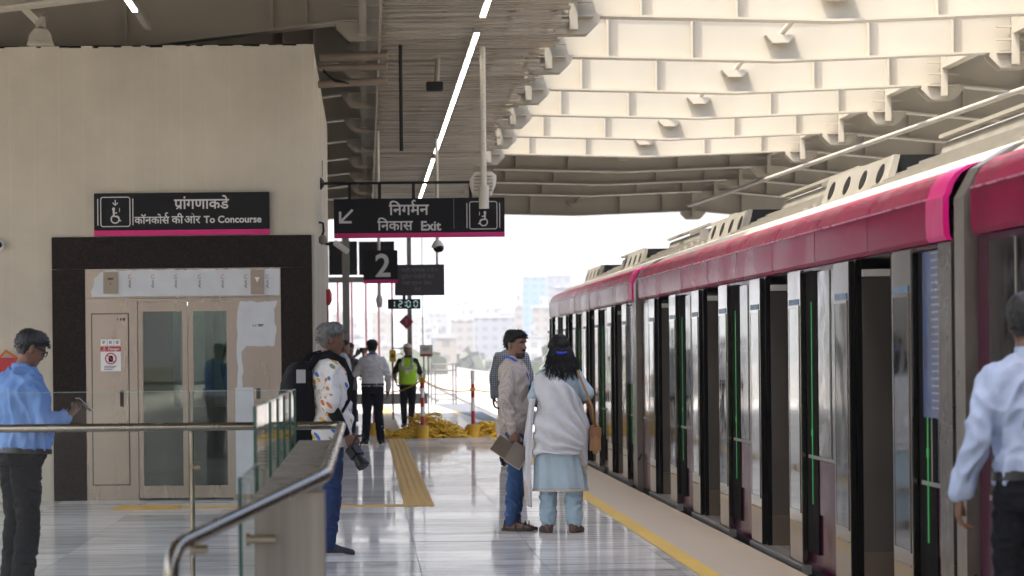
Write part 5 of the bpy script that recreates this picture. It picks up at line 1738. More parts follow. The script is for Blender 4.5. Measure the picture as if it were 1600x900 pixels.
    if facial == 'beard':
        m = beard_patch(HM, -.122, -.074, -1.2, 1.2, .003); m.build('beard', STUBBLE, t, smooth=True, local=True)
    # --- clothes
    if trousers:
        off = trousers.get('off', .014)
        mb = MB(); torso(mb, .86, trousers.get('waist', 1.02), .016 + trousers.get('seat', 0))
        for k in 'RL':
            pts = legpts(k); rr = [LR[0] + off * .4, LR[1] + off, LR[2] + off * 1.2, LR[3] + off * 1.4, LR[4] + off * 1.3, LR[5] + off * 1.7, LR[6] + off * 2.1]
            e = pts[-1] + (pts[-2] - pts[-1]).normalized() * trousers.get('short', 0.0)
            pts[-1] = e
            limb(mb, pts, rr)
        me = remesh(mb, vox, 4)
        wrinkle(me, trousers.get('fold', .006), (10, 10, 16), 3.1, 2)
        link_mesh(me, trousers.get('name', 'trousers'), trousers['m'], t)
    if shoes:
        for k in 'RL':
            an = J['ank' + k]; mb = MB()
            foot_last(mb, (an.x * s, an.y * s), J['toe' + k], s, L=shoes.get('L', .285), h=.094, w=.053, z0=max(0, an.z - .085) * s)
            me = remesh(mb, vox * .8, 2); sh = link_mesh(me, shoes.get('name', 'shoe'), shoes['m'], t)
            if shoes.get('sole'):
                m = MB(); ro = []
                for b in range(24):
                    a = 2 * PI * b / 24; yy = .062 + .142 * math.sin(a); xx = (.048 + .008 * math.sin(a)) * math.cos(a)
                    fx, fy = math.sin(J['toe' + k]), math.cos(J['toe' + k]); zf = max(0, an.z - .085)
                    ro.append(Vector((an.x + fx * yy + fy * xx, an.y + fy * yy - fx * xx, zf)) * s)
                m.loft([ro, [v + Vector((0, 0, .022)) for v in ro]]); m.build('sole', shoes['sole'], sh, local=True)
    if shirt:
        mb = MB(); off = shirt.get('off', .012)
        torso(mb, shirt.get('hem', .90), 1.492, off, flare=shirt.get('flare', 0), loose=0 if (trousers and trousers.get('belt')) else .014, extra_rows=(1.02, .97))
        for k in 'RL':
            pts = armpts(k)
            sl = shirt.get('sleeve', 'long')
            if isinstance(sl, dict): sl = sl[k]
            so = shirt.get('soff', .013)
            if sl == 'long': limb(mb, pts[:-1] + [pts[-2].lerp(pts[-1], .92)], [r + so * f for r, f in zip(AR, (.4, .8, 1.0, 1.1, .9, .95, 1.05))])
            elif sl == 'half': limb(mb, pts[:3] + [pts[2].lerp(pts[3], shirt.get('half', .45))], [AR[0] + so * .4, AR[1] + so * .9, AR[2] + so * 1.6, AR[3] + so * 1.9])
            elif sl == 'rolled': limb(mb, pts[:5], [r + so * f for r, f in zip(AR[:5], (.9, 1, 1.1, 1.25, 1.2))])
        me = remesh(mb, vox, 3)
        wrinkle(me, shirt.get('fold', .006), shirt.get('ff', (8, 8, 11)), 7.7, 2)
        so_ = link_mesh(me, shirt.get('name', 'shirt'), shirt['m'], t)
        m = MB()                                          # collar
        if shirt.get('collar', True):
            ring = lambda z, r, yo, lift: [sp(UP @ Vector((r * math.cos(a), yo + r * .98 * math.sin(a), z - lift * max(0, math.sin(a)) ** 2))) for a in [2 * PI * k / 24 for k in range(24)]]
            m.loft([ring(1.475, .078, -.010, .045), ring(1.525, .069, -.008, .05), ring(1.528, .064, -.008, .05), ring(1.48, .068, -.01, .045)], cap=False); m.build('collar', shirt.get('cm', shirt['m']), so_, smooth=True, local=True)
    if trousers and trousers.get('belt'):
        m = MB(); T = np.array(TOR)
        def br(z, o):
            w = np.interp(z, T[:, 0], T[:, 1]) * g + o; d = np.interp(z, T[:, 0], T[:, 2]) * g + o; c = np.interp(z, T[:, 0], T[:, 3])
            return [sp(UP @ Vector((w * math.copysign(abs(math.cos(a)) ** .85, math.cos(a)), c + d * math.copysign(abs(math.sin(a)) ** .85, math.sin(a)) + belly * .8 * max(0, math.sin(a)), z))) for a in [2 * PI * k / 36 for k in range(36)]]
        z = trousers.get('waist', 1.02); m.loft([br(z - .035, .022), br(z - .035, .028), br(z, .028), br(z, .022)], cap=False); m.build('belt', trousers['belt'], t, smooth=30, local=True)
    if hair is not None:
        hc_ = hair_cap(HM, **hair)
        if vox < .01:
            tf = hair_tufts(HM, 520, hair['front'], hair['side'], hair['back'], hair['th'], seed=hair.get('seed', 0)); hc_.add(tf.v, tf.f)
        hc_.build('hair', hairm, t, smooth=True, local=True)
    if neck_lanyard:
        m = MB()
        P = lambda x, y, z: sp(UP @ Vector((x, y, z)))
        fy = .142 + .02 * (g - 1)
        m.tube([P(-.0, -.092, 1.515), P(.055, -.06, 1.52), P(.085, .0, 1.505), P(.075, .07, 1.45), P(.045, fy - .02, 1.36), P(.012, fy, 1.22)], [(.004, .011)] * 6, 6)
        m.tube([P(.0, -.092, 1.515), P(-.055, -.06, 1.52), P(-.085, .0, 1.505), P(-.075, .07, 1.45), P(-.045, fy - .02, 1.36), P(-.012, fy, 1.22)], [(.004, .011)] * 6, 6)
        m.build('lanyard', neck_lanyard, t, smooth=True, local=True)
    return t, J, S, UP, HM


def prop(t, mb, name, m, smooth=True):
    return mb.build(name, m, t, smooth=smooth, local=True)

SK1 = skin_mat('skin_brown', (.21, .105, .062)); SK2 = skin_mat('skin_deep_brown', (.155, .075, .045)); SK3 = skin_mat('skin_warm_brown', (.26, .125, .07))
HAIRB = mat('black_hair', (.008, .007, .0065), .5, var=.3, scale=60, bump=.5, bscale=160, stretch=(1, 1, .3), spec=.25)
STUBBLE = mat('dark_stubble', (.045, .028, .02), .7, var=.4, scale=50)
HAIRG = mat('grey_hair', (.13, .127, .12), .55, var=.6, scale=60, bump=.6, bscale=150, stretch=(1, 1, .4))
HAIRS = mat('salt_pepper_hair', (.022, .021, .020), .5, var=.8, scale=50, bump=.5, bscale=150)
def cloth(n, c, var=.08, rough=.85, bump=.2): return mat(n, c, rough, var=var, scale=7, bump=bump, bscale=24, spec=.2)
BLUESHIRT = cloth('blue_shirt_cotton', (.17, .30, .58)); PALEBLUE = cloth('pale_blue_shirt_cotton', (.46, .55, .74)); WHITESHIRT = cloth('white_shirt_cotton', (.68, .67, .68))
DARKTROUSER = cloth('black_trouser_wool', (.012, .013, .016)); GREYTROUSER = cloth('charcoal_trouser_wool', (.010, .011, .013), bump=.05); NAVYTROUSER = cloth('navy_trouser_cotton', (.010, .012, .020))
JEANS = mat('blue_denim', (.03, .075, .18), .85, var=.3, scale=5, bump=.3, bscale=40); JEANSD = mat('dark_blue_denim', (.012, .03, .09), .85, var=.25, scale=5, bump=.3, bscale=40)
STRIPED = stripe_mat('striped_beige_shirt', (.47, .40, .345), (.30, .235, .20), 52, 'x', .3)
CHECKED = stripe_mat('checked_navy_shirt', (.50, .54, .56), (.02, .05, .09), 38, 'x', .5, grid=True)
BELT = mat('black_belt_leather', (.01, .01, .01), .4); SHOEB = mat('black_shoe_leather', (.012, .011, .011), .4); SHOEBR = mat('brown_shoe_leather', (.10, .05, .035), .5)
SNEAK = mat('dark_trainer_mesh', (.025, .026, .03), .75); SOLEW = mat('pale_shoe_sole', (.35, .34, .33), .7)
LANY = mat('blue_lanyard', (.02, .09, .45), .6)
SHORT = dict(front=.062, side=.012, back=-.06, th=.013)

# 1. man in beige striped shirt (couple), facing right
loc = at(806, 829, 27.5); loc.z = 0
t, J, S, UP, HM = person('man in beige striped shirt and blue jeans holding notebooks beside the woman', tuple(loc), 102, 1.72, skin=SK1, vox=.0085,
    look=(R(24), R(2)), girth=.97,
    armR=dict(elb=(.235, -.055, 1.13), wr=(.235, .02, .87), hd=(.0, .12, -1), pn=(-1, .1, 0)), armL=dict(elb=(.22, .0, 1.14), wr=(.19, .16, .95), hd=(-.2, .8, -.5), pn=(-1, 0, -.3)),
    curlR=.75, shirt=dict(m=STRIPED, hem=.78, off=.020, soff=.015, fold=.017, ff=(9, 9, 8)), trousers=dict(m=JEANS, off=.008, fold=.011, waist=.84),
    hair=dict(front=.06, side=.005, back=-.055, th=.015, lump=.004, seed=3), hairm=HAIRB, facial='beard', neck_lanyard=LANY, eyes=True)
SAND_B = mat('sandal_strap', (.06, .045, .03), .7)
for k in 'RL':
    an = J['ank' + k]; yaw = J['toe' + k]
    fx, fy = math.sin(yaw), math.cos(yaw); s_ = S[0][0]
    m = MB(); ro = []
    for b in range(24):
        a = 2 * PI * b / 24; yy = .062 + .145 * math.sin(a); xx = (.050 + .008 * math.sin(a)) * math.cos(a)
        ro.append(Vector((an.x + fx * yy + fy * xx, an.y + fy * yy - fx * xx, .0)) * s_)
    m.loft([ro, [v + Vector((0, 0, .026)) for v in ro]]); so = prop(t, m, 'sandal', SAND_B, False)
    for yy, zz, ww in ((.13, .075, .05), (.055, .115, .046), (-.05, .09, .042)):
        m = MB(); pts = []
        for b in range(9):
            a = PI * b / 8; xx = ww * math.cos(a)
            pts.append(Vector((an.x + fx * yy + fy * xx, an.y + fy * yy - fx * xx, .02 + (zz - .02) * math.sin(a))) * s_)
        m.tube(pts, [(.004, .014)] * 9, 6)
        m.build('strap', SAND_B, so, smooth=True, local=True)
    m = MB(); m.tube([sp_ for sp_ in [(S @ (J['ank' + k] + Vector((0, 0, z)))) for z in (.05, .075)]], [.058 * s_, .059 * s_], 16); prop(t, m, 'jeans_cuff', mat('denim_cuff', (.09, .16, .28), .85), 40)
# notebooks in his hand (held, so things of their own)
hw = t.matrix_basis.copy()
W2 = Matrix.Translation(loc) @ Matrix.Rotation(-R(102), 4, 'Z')
hpos = W2 @ (S @ (J['wrR'] + Vector((0.0, .02, -.12))))
def book(label, c, rot, size, m_, edge):
    t_ = thing('notebook', label, 'notebook', tuple(c)); t_.rotation_euler = rot
    m = MB(); m.box(-size[0] / 2, size[0] / 2, -size[1] / 2, size[1] / 2, -size[2] / 2, size[2] / 2, ch=.004); m.build('cover', m_, t_, local=True)
    m = MB(); m.box(-size[0] / 2 + .004, size[0] / 2 + .0015, -size[1] / 2 + .003, size[1] / 2 - .003, -size[2] / 2 - .0015, size[2] / 2 - .004); m.build('pages', edge, t_, local=True)
    return t_
PAGES = mat('paper_page_edges', (.55, .48, .38), .8)
book('brown notebook in the hand of the striped shirt man', (1.165, 27.2, .715), (0, R(35), R(4)), (.19, .022, .15), mat('brown_notebook_cover', (.12, .085, .055), .6), PAGES)
book('taupe diary with dark spine held under the brown notebook', (1.275, 27.18, .655), (0, R(33), R(-6)), (.16, .02, .19), mat('taupe_diary_cover', (.17, .135, .10), .6), PAGES)

# 2. woman in pale blue kurta, back to the camera
KURTA = cloth('pale_blue_kurta_cotton', (.40, .50, .545)); PALAZZO = cloth('pale_blue_trouser_cotton', (.35, .46, .52)); DUP = mat('white_dupatta_cotton', (.60, .595, .60), .85, var=.06, scale=8, bump=.2, bscale=30)
DUPB = mat('beige_dupatta_border', (.52, .44, .38), .85, var=.1)
loc = at(876, 832, 27.1); loc.z = 0
t, J, S, UP, HM = person('woman in pale blue kurta with white dupatta seen from behind', tuple(loc), 8, 1.66, skin=SK3, vox=.0085, female=True, look=(R(-14), R(6)), girth=1.06,
    armR=dict(sh=(.15, -.012, 1.405), elb=(.262, .02, 1.19), wr=(.16, .20, 1.16), hd=(-.7, .6, .1), pn=(0, .2, -1)),
    armL=dict(sh=(.15, -.012, 1.405), elb=(.24, .04, 1.16), wr=(.12, .20, 1.12), hd=(-.7, .6, .1), pn=(0, .2, -1)),
    legR=dict(ank=(.125, -.03, .085), knee=(.115, .01, .5), toe=.25), legL=dict(ank=(.11, -.03, .085), knee=(.11, .01, .5), toe=.35),
    shirt=dict(m=KURTA, hem=1.0, sleeve='half', half=.2, off=.02, soff=.02, collar=False, name='kurta_top', fold=.007), trousers=dict(m=PALAZZO, off=.018, fold=.010, short=.03, waist=.95),
    shoes=dict(m=SHOEBR, L=.25, name='shoe', sole=mat('dark_shoe_sole', (.05, .035, .03), .7)), hair=dict(front=.062, side=-.01, back=-.10, th=.02, lump=.006), hairm=HAIRB, eyes=True)
s_ = S[0][0]
def kurta_r(a, z, off):
    f = np.interp(z, [.38, .55, .80, .95, 1.10, 1.22, 1.32, 1.40, 1.46], [.262, .250, .232, .222, .182, .186, .20, .196, .15])
    d = np.interp(z, [.38, .55, .80, .95, 1.10, 1.22, 1.32, 1.40, 1.46], [.19, .185, .180, .172, .142, .148, .156, .140, .105])
    f *= .92; d *= .92
    return Vector((( f + off) * math.cos(a), -.01 + (d + off) * math.sin(a), z))
m = MB(); rings = []
for z in np.linspace(.38, 1.15, 26):
    rg_ = []
    for k in range(72):
        a = 2 * PI * k / 72; w = max(0, (1.0 - z)) * .020 * math.sin(a * 9 + 2 * math.sin(a * 2) + z * 2) + .004 * math.sin(a * 17 + z * 9)
        rg_.append(kurta_r(a, z, w) * s_)
    rings.append(rg_)
m.loft(rings); prop(t, m, 'kurta_skirt', KURTA)
m = MB(); hem0 = [kurta_r(2 * PI * k / 72, .385, .004 + .0124 * math.sin(2 * PI * k / 72 * 9 + 2 * math.sin(4 * PI * k / 72) + .77)) * s_ for k in range(72)]
m.loft([[v + Vector((0, 0, -.01)) for v in hem0], hem0, [v + Vector((0, 0, .01)) for v in hem0]], cap=False); prop(t, m, 'hem_border', DUPB)
# dupatta: draped shell round the back, from the left shoulder to the right hip
def dup_fn(u, v, o):
    # u: 0 = left side front ... 1 = right side ; v: 0 = top, 1 = bottom
    a = R(195 + 168 * u)
    zt = 1.455 - .03 * (1 - u) - .47 * max(0, u - .30) ** 1.25 * 1.1
    zb = .66 + .03 * math.sin(u * 7) + .10 * u - .22 * math.exp(-((u - .84) / .07) ** 2)
    z = zt + (zb - zt) * v
    ang = math.atan2(z - .70, (1.02 - u) * .62); dist = math.hypot(z - .70, (1.02 - u) * .62)
    nz = mnoise.noise(Vector((u * 4, z * 4, 2.7)))
    sn = math.sin(ang * 27 + 2.6 * nz + 1.5 * math.sin(ang * 5))
    rip = .023 * (abs(sn) ** .6 * math.copysign(1, sn)) * min(1, dist * 2.6) * (.35 + .65 * min(1, u * 1.6)) * min(1, v * 8 + .15) + .009 * math.sin(u * 22 + z * 6 + 3 * nz) * (1 - u) ** 2 + .006 * mnoise.noise(Vector((u * 11, z * 14, 4)))
    swell = .020 + .022 * math.sin(PI * min(1, v)) * (0.4 + u)
    p = kurta_r(a, z, swell + rip + (.006 if o else 0))
    if z > 1.38: p.z = z
    return p * s_
mb = shell(dup_fn, [i / 80 for i in range(81)], [i / 60 for i in range(61)], .006, Matrix.Identity(4))
dp = prop(t, mb, 'dupatta', DUP)
def tail_fn(u, v, o):
    x = -.215 - .055 * u - .03 * v + .018 * math.sin(u * 9 + v * 3); y = -.13 + .19 * u + .02 * math.sin(u * 14 + 2 * v)
    z = 1.20 - (1.20 - .235 - .05 * u) * v
    return Vector((x - (.006 if o else 0) - .03 * math.sin(PI * v) , y, z)) * s_
mb = shell(tail_fn, [i / 24 for i in range(25)], [i / 30 for i in range(31)], .006, Matrix.Identity(4))
dt = prop(t, mb, 'dupatta_tail', DUP)
mb = shell(lambda u, v, o: tail_fn(u, .80 + .2 * v, 0) + Vector((-.0085 if o else -.007, -.002, -.002 * v)), [i / 24 for i in range(25)], [i / 8 for i in range(9)], .002, Matrix.Identity(4))
mb.build('dupatta_border', DUPB, dt, smooth=True, local=True)
mb = shell(lambda u, v, o: dup_fn(.74 + .2 * u, .86 + .14 * v, 1) + Vector((0, -.004 if o else -.001, -.001)), [i / 14 for i in range(15)], [i / 10 for i in range(11)], .002, Matrix.Identity(4))
mb.build('dupatta_border', DUPB, dp, smooth=True, local=True)
# long wavy hair with bun and blue band
m = MB(); rh = random.Random(5)
for k in range(270):
    u = rh.uniform(-1, 1); a = u * 1.25
    x0 = .080 * math.sin(a); y0 = -.02 - .078 * math.cos(a)
    L = rh.uniform(.20, .36) * (1 - .15 * abs(u)); pts = []; ph = rh.uniform(0, 6.28)
    for i in range(13):
        f = i / 12; z = .05 - L * f
        curl = .018 * f * math.sin(f * 9 + ph) + .01 * f * f * rh.uniform(-1, 1)
        x = x0 * (1 + .9 * f) + u * .02 * f + curl; y = y0 - .035 * math.sin(f * PI * .8) - .020 * f + .012 * f * math.cos(f * 8 + ph)
        if z < -.15: y -= .02
        pts.append(HM @ Vector((x, y, z)))
    r = rh.uniform(.004, .0075); m.tube(pts, [r * (1 - .75 * (i / 12) ** 2) for i in range(13)], 6)
prop(t, m, 'long_hair', HAIRB)
m = MB(); m.sphere((0, -.035, .10), .072, .066, .048, 18); m.v = [HM @ v for v in m.v]; prop(t, m, 'hair_bun', HAIRB)
m = MB(); m.tube([HM @ Vector((.075 * math.sin(a), -.062 - .085 * math.cos(a), -.03 - .01 * math.cos(a * 2))) for a in np.linspace(-.62, .62, 9)], [(.010, .013)] * 9, 8); prop(t, m, 'hair_band', mat('blue_hair_band', (.01, .03, .42), .5))
# handbag on her right (held: its own thing)
W2 = Matrix.Translation(loc) @ Matrix.Rotation(-R(8), 4, 'Z')
hb_c = W2 @ Vector((.30, -.03, .80))
TAN = mat('tan_handbag_leather', (.30, .15, .06), .5, var=.12)
t2 = thing('handbag', 'tan leather handbag hanging on the right side of the woman', 'handbag', tuple(hb_c))
m = MB(); m.box(-.045, .045, -.10, .10, -.13, .10, ch=.025); bb = prop(t2, m, 'bag_body', TAN, False)
m = MB(); m.box(-.05, .05, -.104, .104, .0, .108, ch=.02); prop(t2, m, 'flap', mat('brown_bag_flap', (.22, .10, .04), .5), False)
p0, p1 = Vector((0, -.08, .09)), Vector((0, .08, .09))
sh = W2 @ (S @ (UP @ Vector((.13, -.03, 1.49)))) - hb_c
m = MB(); m.tube([p0, p0.lerp(sh, .35) + Vector((.03, -.08, 0)), p0.lerp(sh, .7) + Vector((.02, -.09, 0)), sh + Vector((0, -.02, .03)), sh + Vector((0, .06, .02)), p1.lerp(sh, .55) + Vector((.03, .14, 0)), p1], [(.004, .012)] * 7, 6); prop(t2, m, 'strap', TAN)

# 3. photographer with backpack, facing right
PRINT = leaf_print_mat()
loc = at(512, 866, 24.4); loc.z = 0
t, J, S, UP, HM = person('grey-haired photographer in leaf-print shirt with black backpack', tuple(loc), 74, 1.77, skin=SK2, vox=.0085, girth=1.16, belly=.05, look=(R(2), R(3)), lean=R(2),
    armR=dict(elb=(.235, -.04, 1.13), wr=(.235, .10, .90), hd=(0, .55, -.8), pn=(-.6, .3, -.5)), armL=dict(elb=(.23, .0, 1.13), wr=(.15, .18, .93), hd=(-.3, .8, -.5), pn=(-.5, 0, -.8)),
    curlR=.55, shirt=dict(m=PRINT, hem=.82, sleeve='half', half=.8, off=.022, soff=.022, fold=.012), trousers=dict(m=JEANSD, off=.012, fold=.011, waist=.87), shoes=dict(m=SNEAK, sole=SOLEW),
    hair=dict(front=.055, side=.0, back=-.062, th=.019, lump=.006, seed=1), hairm=HAIRG, facial='moustache', neck_lanyard=LANY)
s_ = S[0][0]
for k in 'RL':
    m = MB(); a, b, c = J['sh' + k], J['elb' + k], J['wr' + k]
    m.tube([S @ p for p in (a.lerp(b, .8), b, b.lerp(c, .3), b.lerp(c, .7), b.lerp(c, .95))], [.050 * s_, .048 * s_, .049 * s_, .041 * s_, .032 * s_], 14); prop(t, m, 'arm_sleeve', cloth('black_arm_sleeve', (.010, .010, .011)))
W2 = Matrix.Translation(loc) @ Matrix.Rotation(-R(74), 4, 'Z')
BAG = mat('black_backpack_nylon', (.005, .005, .006), .75, var=.2, bump=.3, bscale=18, spec=.2)
t2 = thing('backpack', 'black backpack worn by the grey-haired photographer', 'backpack', tuple(loc), -R(74))
mb = MB()
rings = []
for z, w, d in ((.80, .11, .05), (.83, .15, .10), (.95, .165, .14), (1.12, .165, .135), (1.30, .15, .11), (1.42, .12, .08), (1.46, .07, .04)):
    rings.append([Vector((w * math.copysign(abs(math.cos(a)) ** .6, math.cos(a)), -.165 - d * .55 + d * math.copysign(abs(math.sin(a)) ** .6, math.sin(a)), z)) * s_ for a in [2 * PI * k / 24 for k in range(24)]])
mb.loft(rings); me = remesh(mb, .012, 3); wrinkle(me, .006, (7, 7, 9), 2, 2); link_mesh(me, 'pack', BAG, t2)
m = MB(); m.box(-.11 * s_, .11 * s_, -.36 * s_, -.30 * s_, .86 * s_, 1.10 * s_, ch=.02); prop(t2, m, 'front_pocket', BAG, False)
for sg in (-1, 1):
    m = MB(); pts = [Vector(p) for p in ((sg * .10, -.17, 1.40), (sg * .115, -.10, 1.495), (sg * .125, -.01, 1.515), (sg * .14, .09, 1.46), (sg * .155, .145, 1.33), (sg * .175, .13, 1.18), (sg * .19, .05, 1.06), (sg * .17, -.12, .95))]
    m.tube([p * s_ for p in pts], [(.010, .032)] * 5 + [(.008, .02)] * 3, 8); prop(t2, m, 'shoulder_strap', BAG)
m = MB(); m.box(.150 * s_, .156 * s_, -.27 * s_, -.20 * s_, 1.30 * s_, 1.40 * s_); prop(t2, m, 'pale_patch', mat('pale_pack_patch', (.4, .38, .34), .8), False)
# camera in his hand
hc = W2 @ (S @ (J['wrR'] + Vector((.015, .05, -.12))))
t2 = thing('camera', 'black camera with long lens in the hand of the photographer', 'camera', tuple(hc)); t2.rotation_euler = (R(0), R(48), R(-42))
m = MB(); m.box(-.055, .055, -.05, .05, -.04, .045, ch=.012); prop(t2, m, 'camera_body', BLACK, False)
m = MB(); m.tube([(.05, 0, 0), (.07, 0, -.003), (.09, 0, -.003), (.125, 0, -.003), (.135, 0, -.003)], [.038, .040, .045, .050, .051], 20); lb = prop(t2, m, 'lens', BLACK, 30)
m = MB(); m.tube([(.1355, 0, -.003), (.137, 0, -.003)], [.043, .041], 20); m.build('front_glass', DARKGLASS, lb, local=True)
m = MB(); m.tube([(-.02, -.052, .03), (-.06, -.03, .12), (-.06, .03, .14), (-.02, .052, .03)], [(.003, .012)] * 4, 6); prop(t2, m, 'strap', BLACK)

# 4. man in blue shirt with phone, left edge
loc = at(36, 900, 20.6); loc.z = 0; loc.x = at(30, 600, 20.6).x
t, J, S, UP, HM = person('man with glasses in blue shirt looking down at his phone', tuple(loc), 62, 1.71, skin=SK1, vox=.0085, girth=1.16, belly=.06, look=(R(2), R(22)), headfwd=.03, lean=R(3),
    armR=dict(elb=(.26, .05, 1.13), wr=(.12, .285, 1.19), hd=(-.45, .75, .35), pn=(-.35, -.2, 1)), armL=dict(elb=(.25, .06, 1.12), wr=(.08, .29, 1.17), hd=(-.25, .8, .35), pn=(.2, -.2, 1)),
    curlR=.5, curlL=.6, shirt=dict(m=BLUESHIRT, hem=.965, off=.026, soff=.018, fold=.022, ff=(11, 11, 5.5)), trousers=dict(m=GREYTROUSER, off=.018, fold=.011, waist=.97, belt=BELT), shoes=dict(m=SHOEB),
    hair=dict(front=.058, side=.002, back=-.062, th=.018, seed=9), hairm=HAIRS, facial='moustache')
m = MB()
for sg in (-1, 1):
    c = Vector((sg * .033, .100, .004))
    pts = [HM @ (c + Vector((.026 * math.copysign(abs(math.cos(a)) ** .7, math.cos(a)), -.006 * abs(math.cos(a)) if False else 0, .018 * math.copysign(abs(math.sin(a)) ** .7, math.sin(a))))) for a in [2 * PI * k / 20 for k in range(20)]]
    m.tube(pts, .0032, 6, closed=True)
    m.tube([HM @ Vector((sg * .059, .098, .010)), HM @ Vector((sg * .082, .06, .012)), HM @ Vector((sg * .084, -.01, .010))], .003, 6)
m.tube([HM @ Vector((-.008, .103, .008)), HM @ Vector((.008, .103, .008))], .003, 6)
prop(t, m, 'glasses', BLACK)
W2 = Matrix.Translation(loc) @ Matrix.Rotation(-R(62), 4, 'Z')
pc = W2 @ (S @ (J['wrR'] + Vector((-.045, .135, .075))))
t2 = thing('phone', 'phone held in front of the blue shirt man', 'phone', tuple(pc)); t2.rotation_euler = (R(50), 0, -R(62))
m = MB(); m.box(-.034, .034, -.004, .004, -.066, .066, ch=.003); prop(t2, m, 'case', mat('phone_case_silver', (.4, .4, .42), .3), False)
m = MB(); m.box(-.031, .031, -.0055, -.0042, -.062, .062); prop(t2, m, 'screen', DARKGLASS, False)
# small red tin behind his neck
c = at(6, 562, 33.2)
t2 = thing('red_cabinet', 'red fire cabinet on the shaft wall behind the blue shirt man', 'fire cabinet', tuple(c))
m = MB(); m.box(c.x - .18, c.x + .09, 33.9, 33.999, c.z - .16, c.z + .02, ch=.01); m.build('case', RED, t2)
m = MB(); m.tube([(c.x - .14, 33.92, c.z + .02), (c.x - .06, 33.9, c.z + .09), (c.x + .05, 33.92, c.z + .02)], .015, 8); m.build('handle', mat('orange_paint', (.6, .15, .03), .5), t2)

# 5. striding man in pale blue shirt, right edge
loc = at(1592, 900, 13.2); loc.z = 0; loc.x = at(1622, 600, 13.2).x
t, J, S, UP, HM = person('man in light blue shirt and black trousers walking away by the train', tuple(loc), 4, 1.76, skin=SK1, vox=.0085, girth=.99, look=(R(20), 0), leanx=-.045,
    armL=dict(elb=(.245, -.06, 1.16), wr=(.325, .0, .93), hd=(.05, .12, -1), pn=(-1, .1, 0)), armR=dict(elb=(.235, .02, 1.15), wr=(.23, .12, .92)),
    legR=dict(knee=(.10, .11, .52), ank=(.10, .10, .085)), legL=dict(knee=(.10, .05, .50), ank=(.10, -.20, .12)),
    curlL=.6, shirt=dict(m=PALEBLUE, hem=1.015, off=.020, soff=.016, fold=.019, ff=(10, 10, 7)), trousers=dict(m=DARKTROUSER, off=.018, fold=.010, waist=1.02, belt=BELT), shoes=dict(m=SHOEB),
    hair=dict(front=.06, side=.008, back=-.058, th=.014, seed=5), hairm=HAIRS)

# 6. white shirt man, back to the camera
loc = at(583, 694, 54.0); loc.z = 0
t, J, S, UP, HM = person('man in white shirt and dark trousers seen from behind', tuple(loc), -6, 1.77, skin=SK2, vox=.012, girth=1.03, eyes=False,
    armL=dict(elb=(.28, .04, 1.17), wr=(.20, .20, 1.22), hd=(-.4, .7, .4), pn=(0, 0, -1)), armR=dict(elb=(.26, -.03, 1.14), wr=(.27, .06, .90)),
    legR=dict(ank=(.13, -.02, .085), toe=.3), legL=dict(ank=(.13, -.02, .085), toe=.3),
    shirt=dict(m=WHITESHIRT, hem=1.015, off=.020, soff=.018, fold=.014), trousers=dict(m=NAVYTROUSER, off=.014, waist=1.02, belt=BELT), shoes=dict(m=SHOEB), hair=dict(front=.06, side=.0, back=-.062, th=.02), hairm=HAIRB, neck_lanyard=LANY)

# 7. two more standing by the shaft corner, half hidden
loc = at(538, 690, 56.5); loc.z = 0
person('man in pale shirt half hidden behind the backpack man', tuple(loc), 75, 1.78, skin=SK1, vox=.012, look=(R(5), 0),
    armR=dict(elb=(.24, .02, 1.15), wr=(.22, .25, 1.13), hd=(-.1, .9, -.2), pn=(-1, 0, -.2)), shirt=dict(m=cloth('pale_grey_shirt', (.48, .50, .50)), hem=.86, sleeve='half'), trousers=dict(m=cloth('grey_brown_trouser', (.06, .055, .052)), waist=.9), shoes=dict(m=SHOEB), hair=SHORT, hairm=HAIRB, eyes=False)
loc = at(546, 690, 58.5); loc.z = 0
t, J, S, UP, HM = person('person raising a small camera behind the pale shirt man', tuple(loc), 50, 1.74, skin=SK2, vox=.012, look=(0, R(4)),
    armR=dict(elb=(.26, .14, 1.34), wr=(.13, .25, 1.54), hd=(-.3, .5, .8), pn=(-.6, .5, 0)), armL=dict(elb=(.25, .14, 1.34), wr=(.08, .26, 1.53), hd=(-.1, .5, .8), pn=(.6, .5, 0)),
    shirt=dict(m=cloth('dark_patterned_shirt', (.10, .085, .085), var=.5), hem=.88, sleeve='half'), trousers=dict(m=NAVYTROUSER, waist=.92), shoes=dict(m=SHOEB), hair=SHORT, hairm=HAIRB, eyes=False)
W2 = Matrix.Translation(loc) @ Matrix.Rotation(-R(50), 4, 'Z')
hc = W2 @ (S @ Vector((.02, .33, 1.61)))
t2 = thing('compact_camera', 'small black camera raised beside the white shirt man', 'camera', tuple(hc), -R(50))
m = MB(); m.box(-.065, .065, -.03, .03, -.045, .045, ch=.008); prop(t2, m, 'camera_body', BLACK, False)
m = MB(); m.tube([(0, .03, 0), (0, .09, 0)], [.035, .037], 14); prop(t2, m, 'lens', BLACK, 30)

# 8. worker in hi-vis vest and helmet, walking towards us
loc = at(638, 667, 66.5); loc.z = 0
HIVIS = mat('hi_vis_yellow_fabric', (.42, .75, .02), .7, var=.08)
t, J, S, UP, HM = person('worker in yellow hi-vis vest and white helmet walking forward', tuple(loc), 184, 1.72, skin=SK2, vox=.012, look=(0, R(-6)),
    armR=dict(elb=(.27, -.02, 1.16), wr=(.25, .13, .98), hd=(-.2, .5, -.8)), armL=dict(elb=(.26, -.05, 1.14), wr=(.28, .03, .90)),
    legR=dict(knee=(.09, .08, .52), ank=(.08, .05, .085)), legL=dict(knee=(.09, .10, .53), ank=(.06, -.08, .11)),
    shirt=dict(m=cloth('dark_work_shirt', (.015, .017, .022)), hem=.92, sleeve='half', half=.8), trousers=dict(m=NAVYTROUSER, off=.012), shoes=dict(m=SHOEB), hair=SHORT, hairm=HAIRB, facial='moustache', eyes=False)
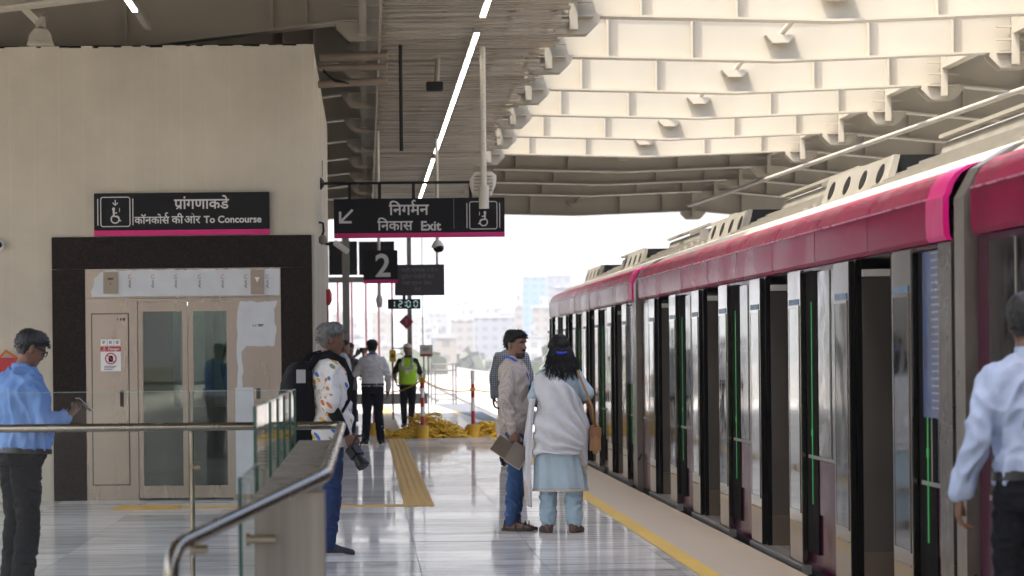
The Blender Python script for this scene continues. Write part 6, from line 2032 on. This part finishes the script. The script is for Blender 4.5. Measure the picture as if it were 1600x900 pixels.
s_ = S[0][0]
def vest_fn(u, v, o):
    a = 2 * PI * u; z = .90 + (1.47 - .90) * v
    w = np.interp(z, [.9, 1.1, 1.3, 1.38, 1.47], [.20, .185, .20, .175, .115]); d = np.interp(z, [.9, 1.1, 1.3, 1.38, 1.47], [.155, .145, .155, .145, .095])
    return (UP @ Vector(((w + (.004 if o else 0)) * math.cos(a), -.006 + (d + (.004 if o else 0)) * math.sin(a), z))) * s_
vs_ = prop(t, shell(vest_fn, [i / 40 for i in range(41)], [i / 16 for i in range(17)], .004, Matrix.Identity(4)), 'hi_vis_vest', HIVIS)
SILV = mat('reflective_tape', (.62, .64, .62), .3, .3)
mb = shell(lambda u, v, o: vest_fn(u, .56 + .09 * v, 1) * 1.0 + Vector((0.004 * math.cos(2 * PI * u), .004 * math.sin(2 * PI * u), 0)) * (2 if o else 1), [i / 40 for i in range(41)], [0, .5, 1], .002, Matrix.Identity(4)); mb.build('reflective_band', SILV, vs_, smooth=True, local=True)
for sg in (-1, 1):
    m = MB(); m.tube([(UP @ Vector(p)) * s_ for p in ((sg * .10, .162, 1.24), (sg * .10, .160, 1.33), (sg * .095, .130, 1.43), (sg * .09, .07, 1.49))], [(.004, .026)] * 4, 8); m.build('reflective_band', SILV, vs_, smooth=True, local=True)
m = MB(); m.box(-.035 * s_, .035 * s_, .172 * s_, .178 * s_, 1.12 * s_, 1.21 * s_); prop(t, m, 'id_card', WHITE, False)
m = MB(); rings = []
for z, r in ((.048, .112), (.052, .104), (.075, .102), (.11, .088), (.135, .058), (.146, .02)):
    rings.append([HM @ Vector((r * .93 * math.cos(a), -.004 + r * 1.12 * math.sin(a) + (.03 * max(0, math.sin(a)) if z < .05 else 0), z)) for a in [2 * PI * k / 28 for k in range(28)]])
m.loft(rings); prop(t, m, 'helmet', WHITE)

# 9. person in checked shirt behind the couple
loc = at(801, 741, 43.0); loc.z = 0
person('person in navy checked shirt standing behind the striped shirt man', tuple(loc), 10, 1.84, skin=SK1, vox=.012, girth=1.08,
    shirt=dict(m=CHECKED, hem=.88, off=.02, soff=.015), trousers=dict(m=NAVYTROUSER, waist=.92), shoes=dict(m=SHOEB), hair=SHORT, hairm=HAIRB, eyes=False)
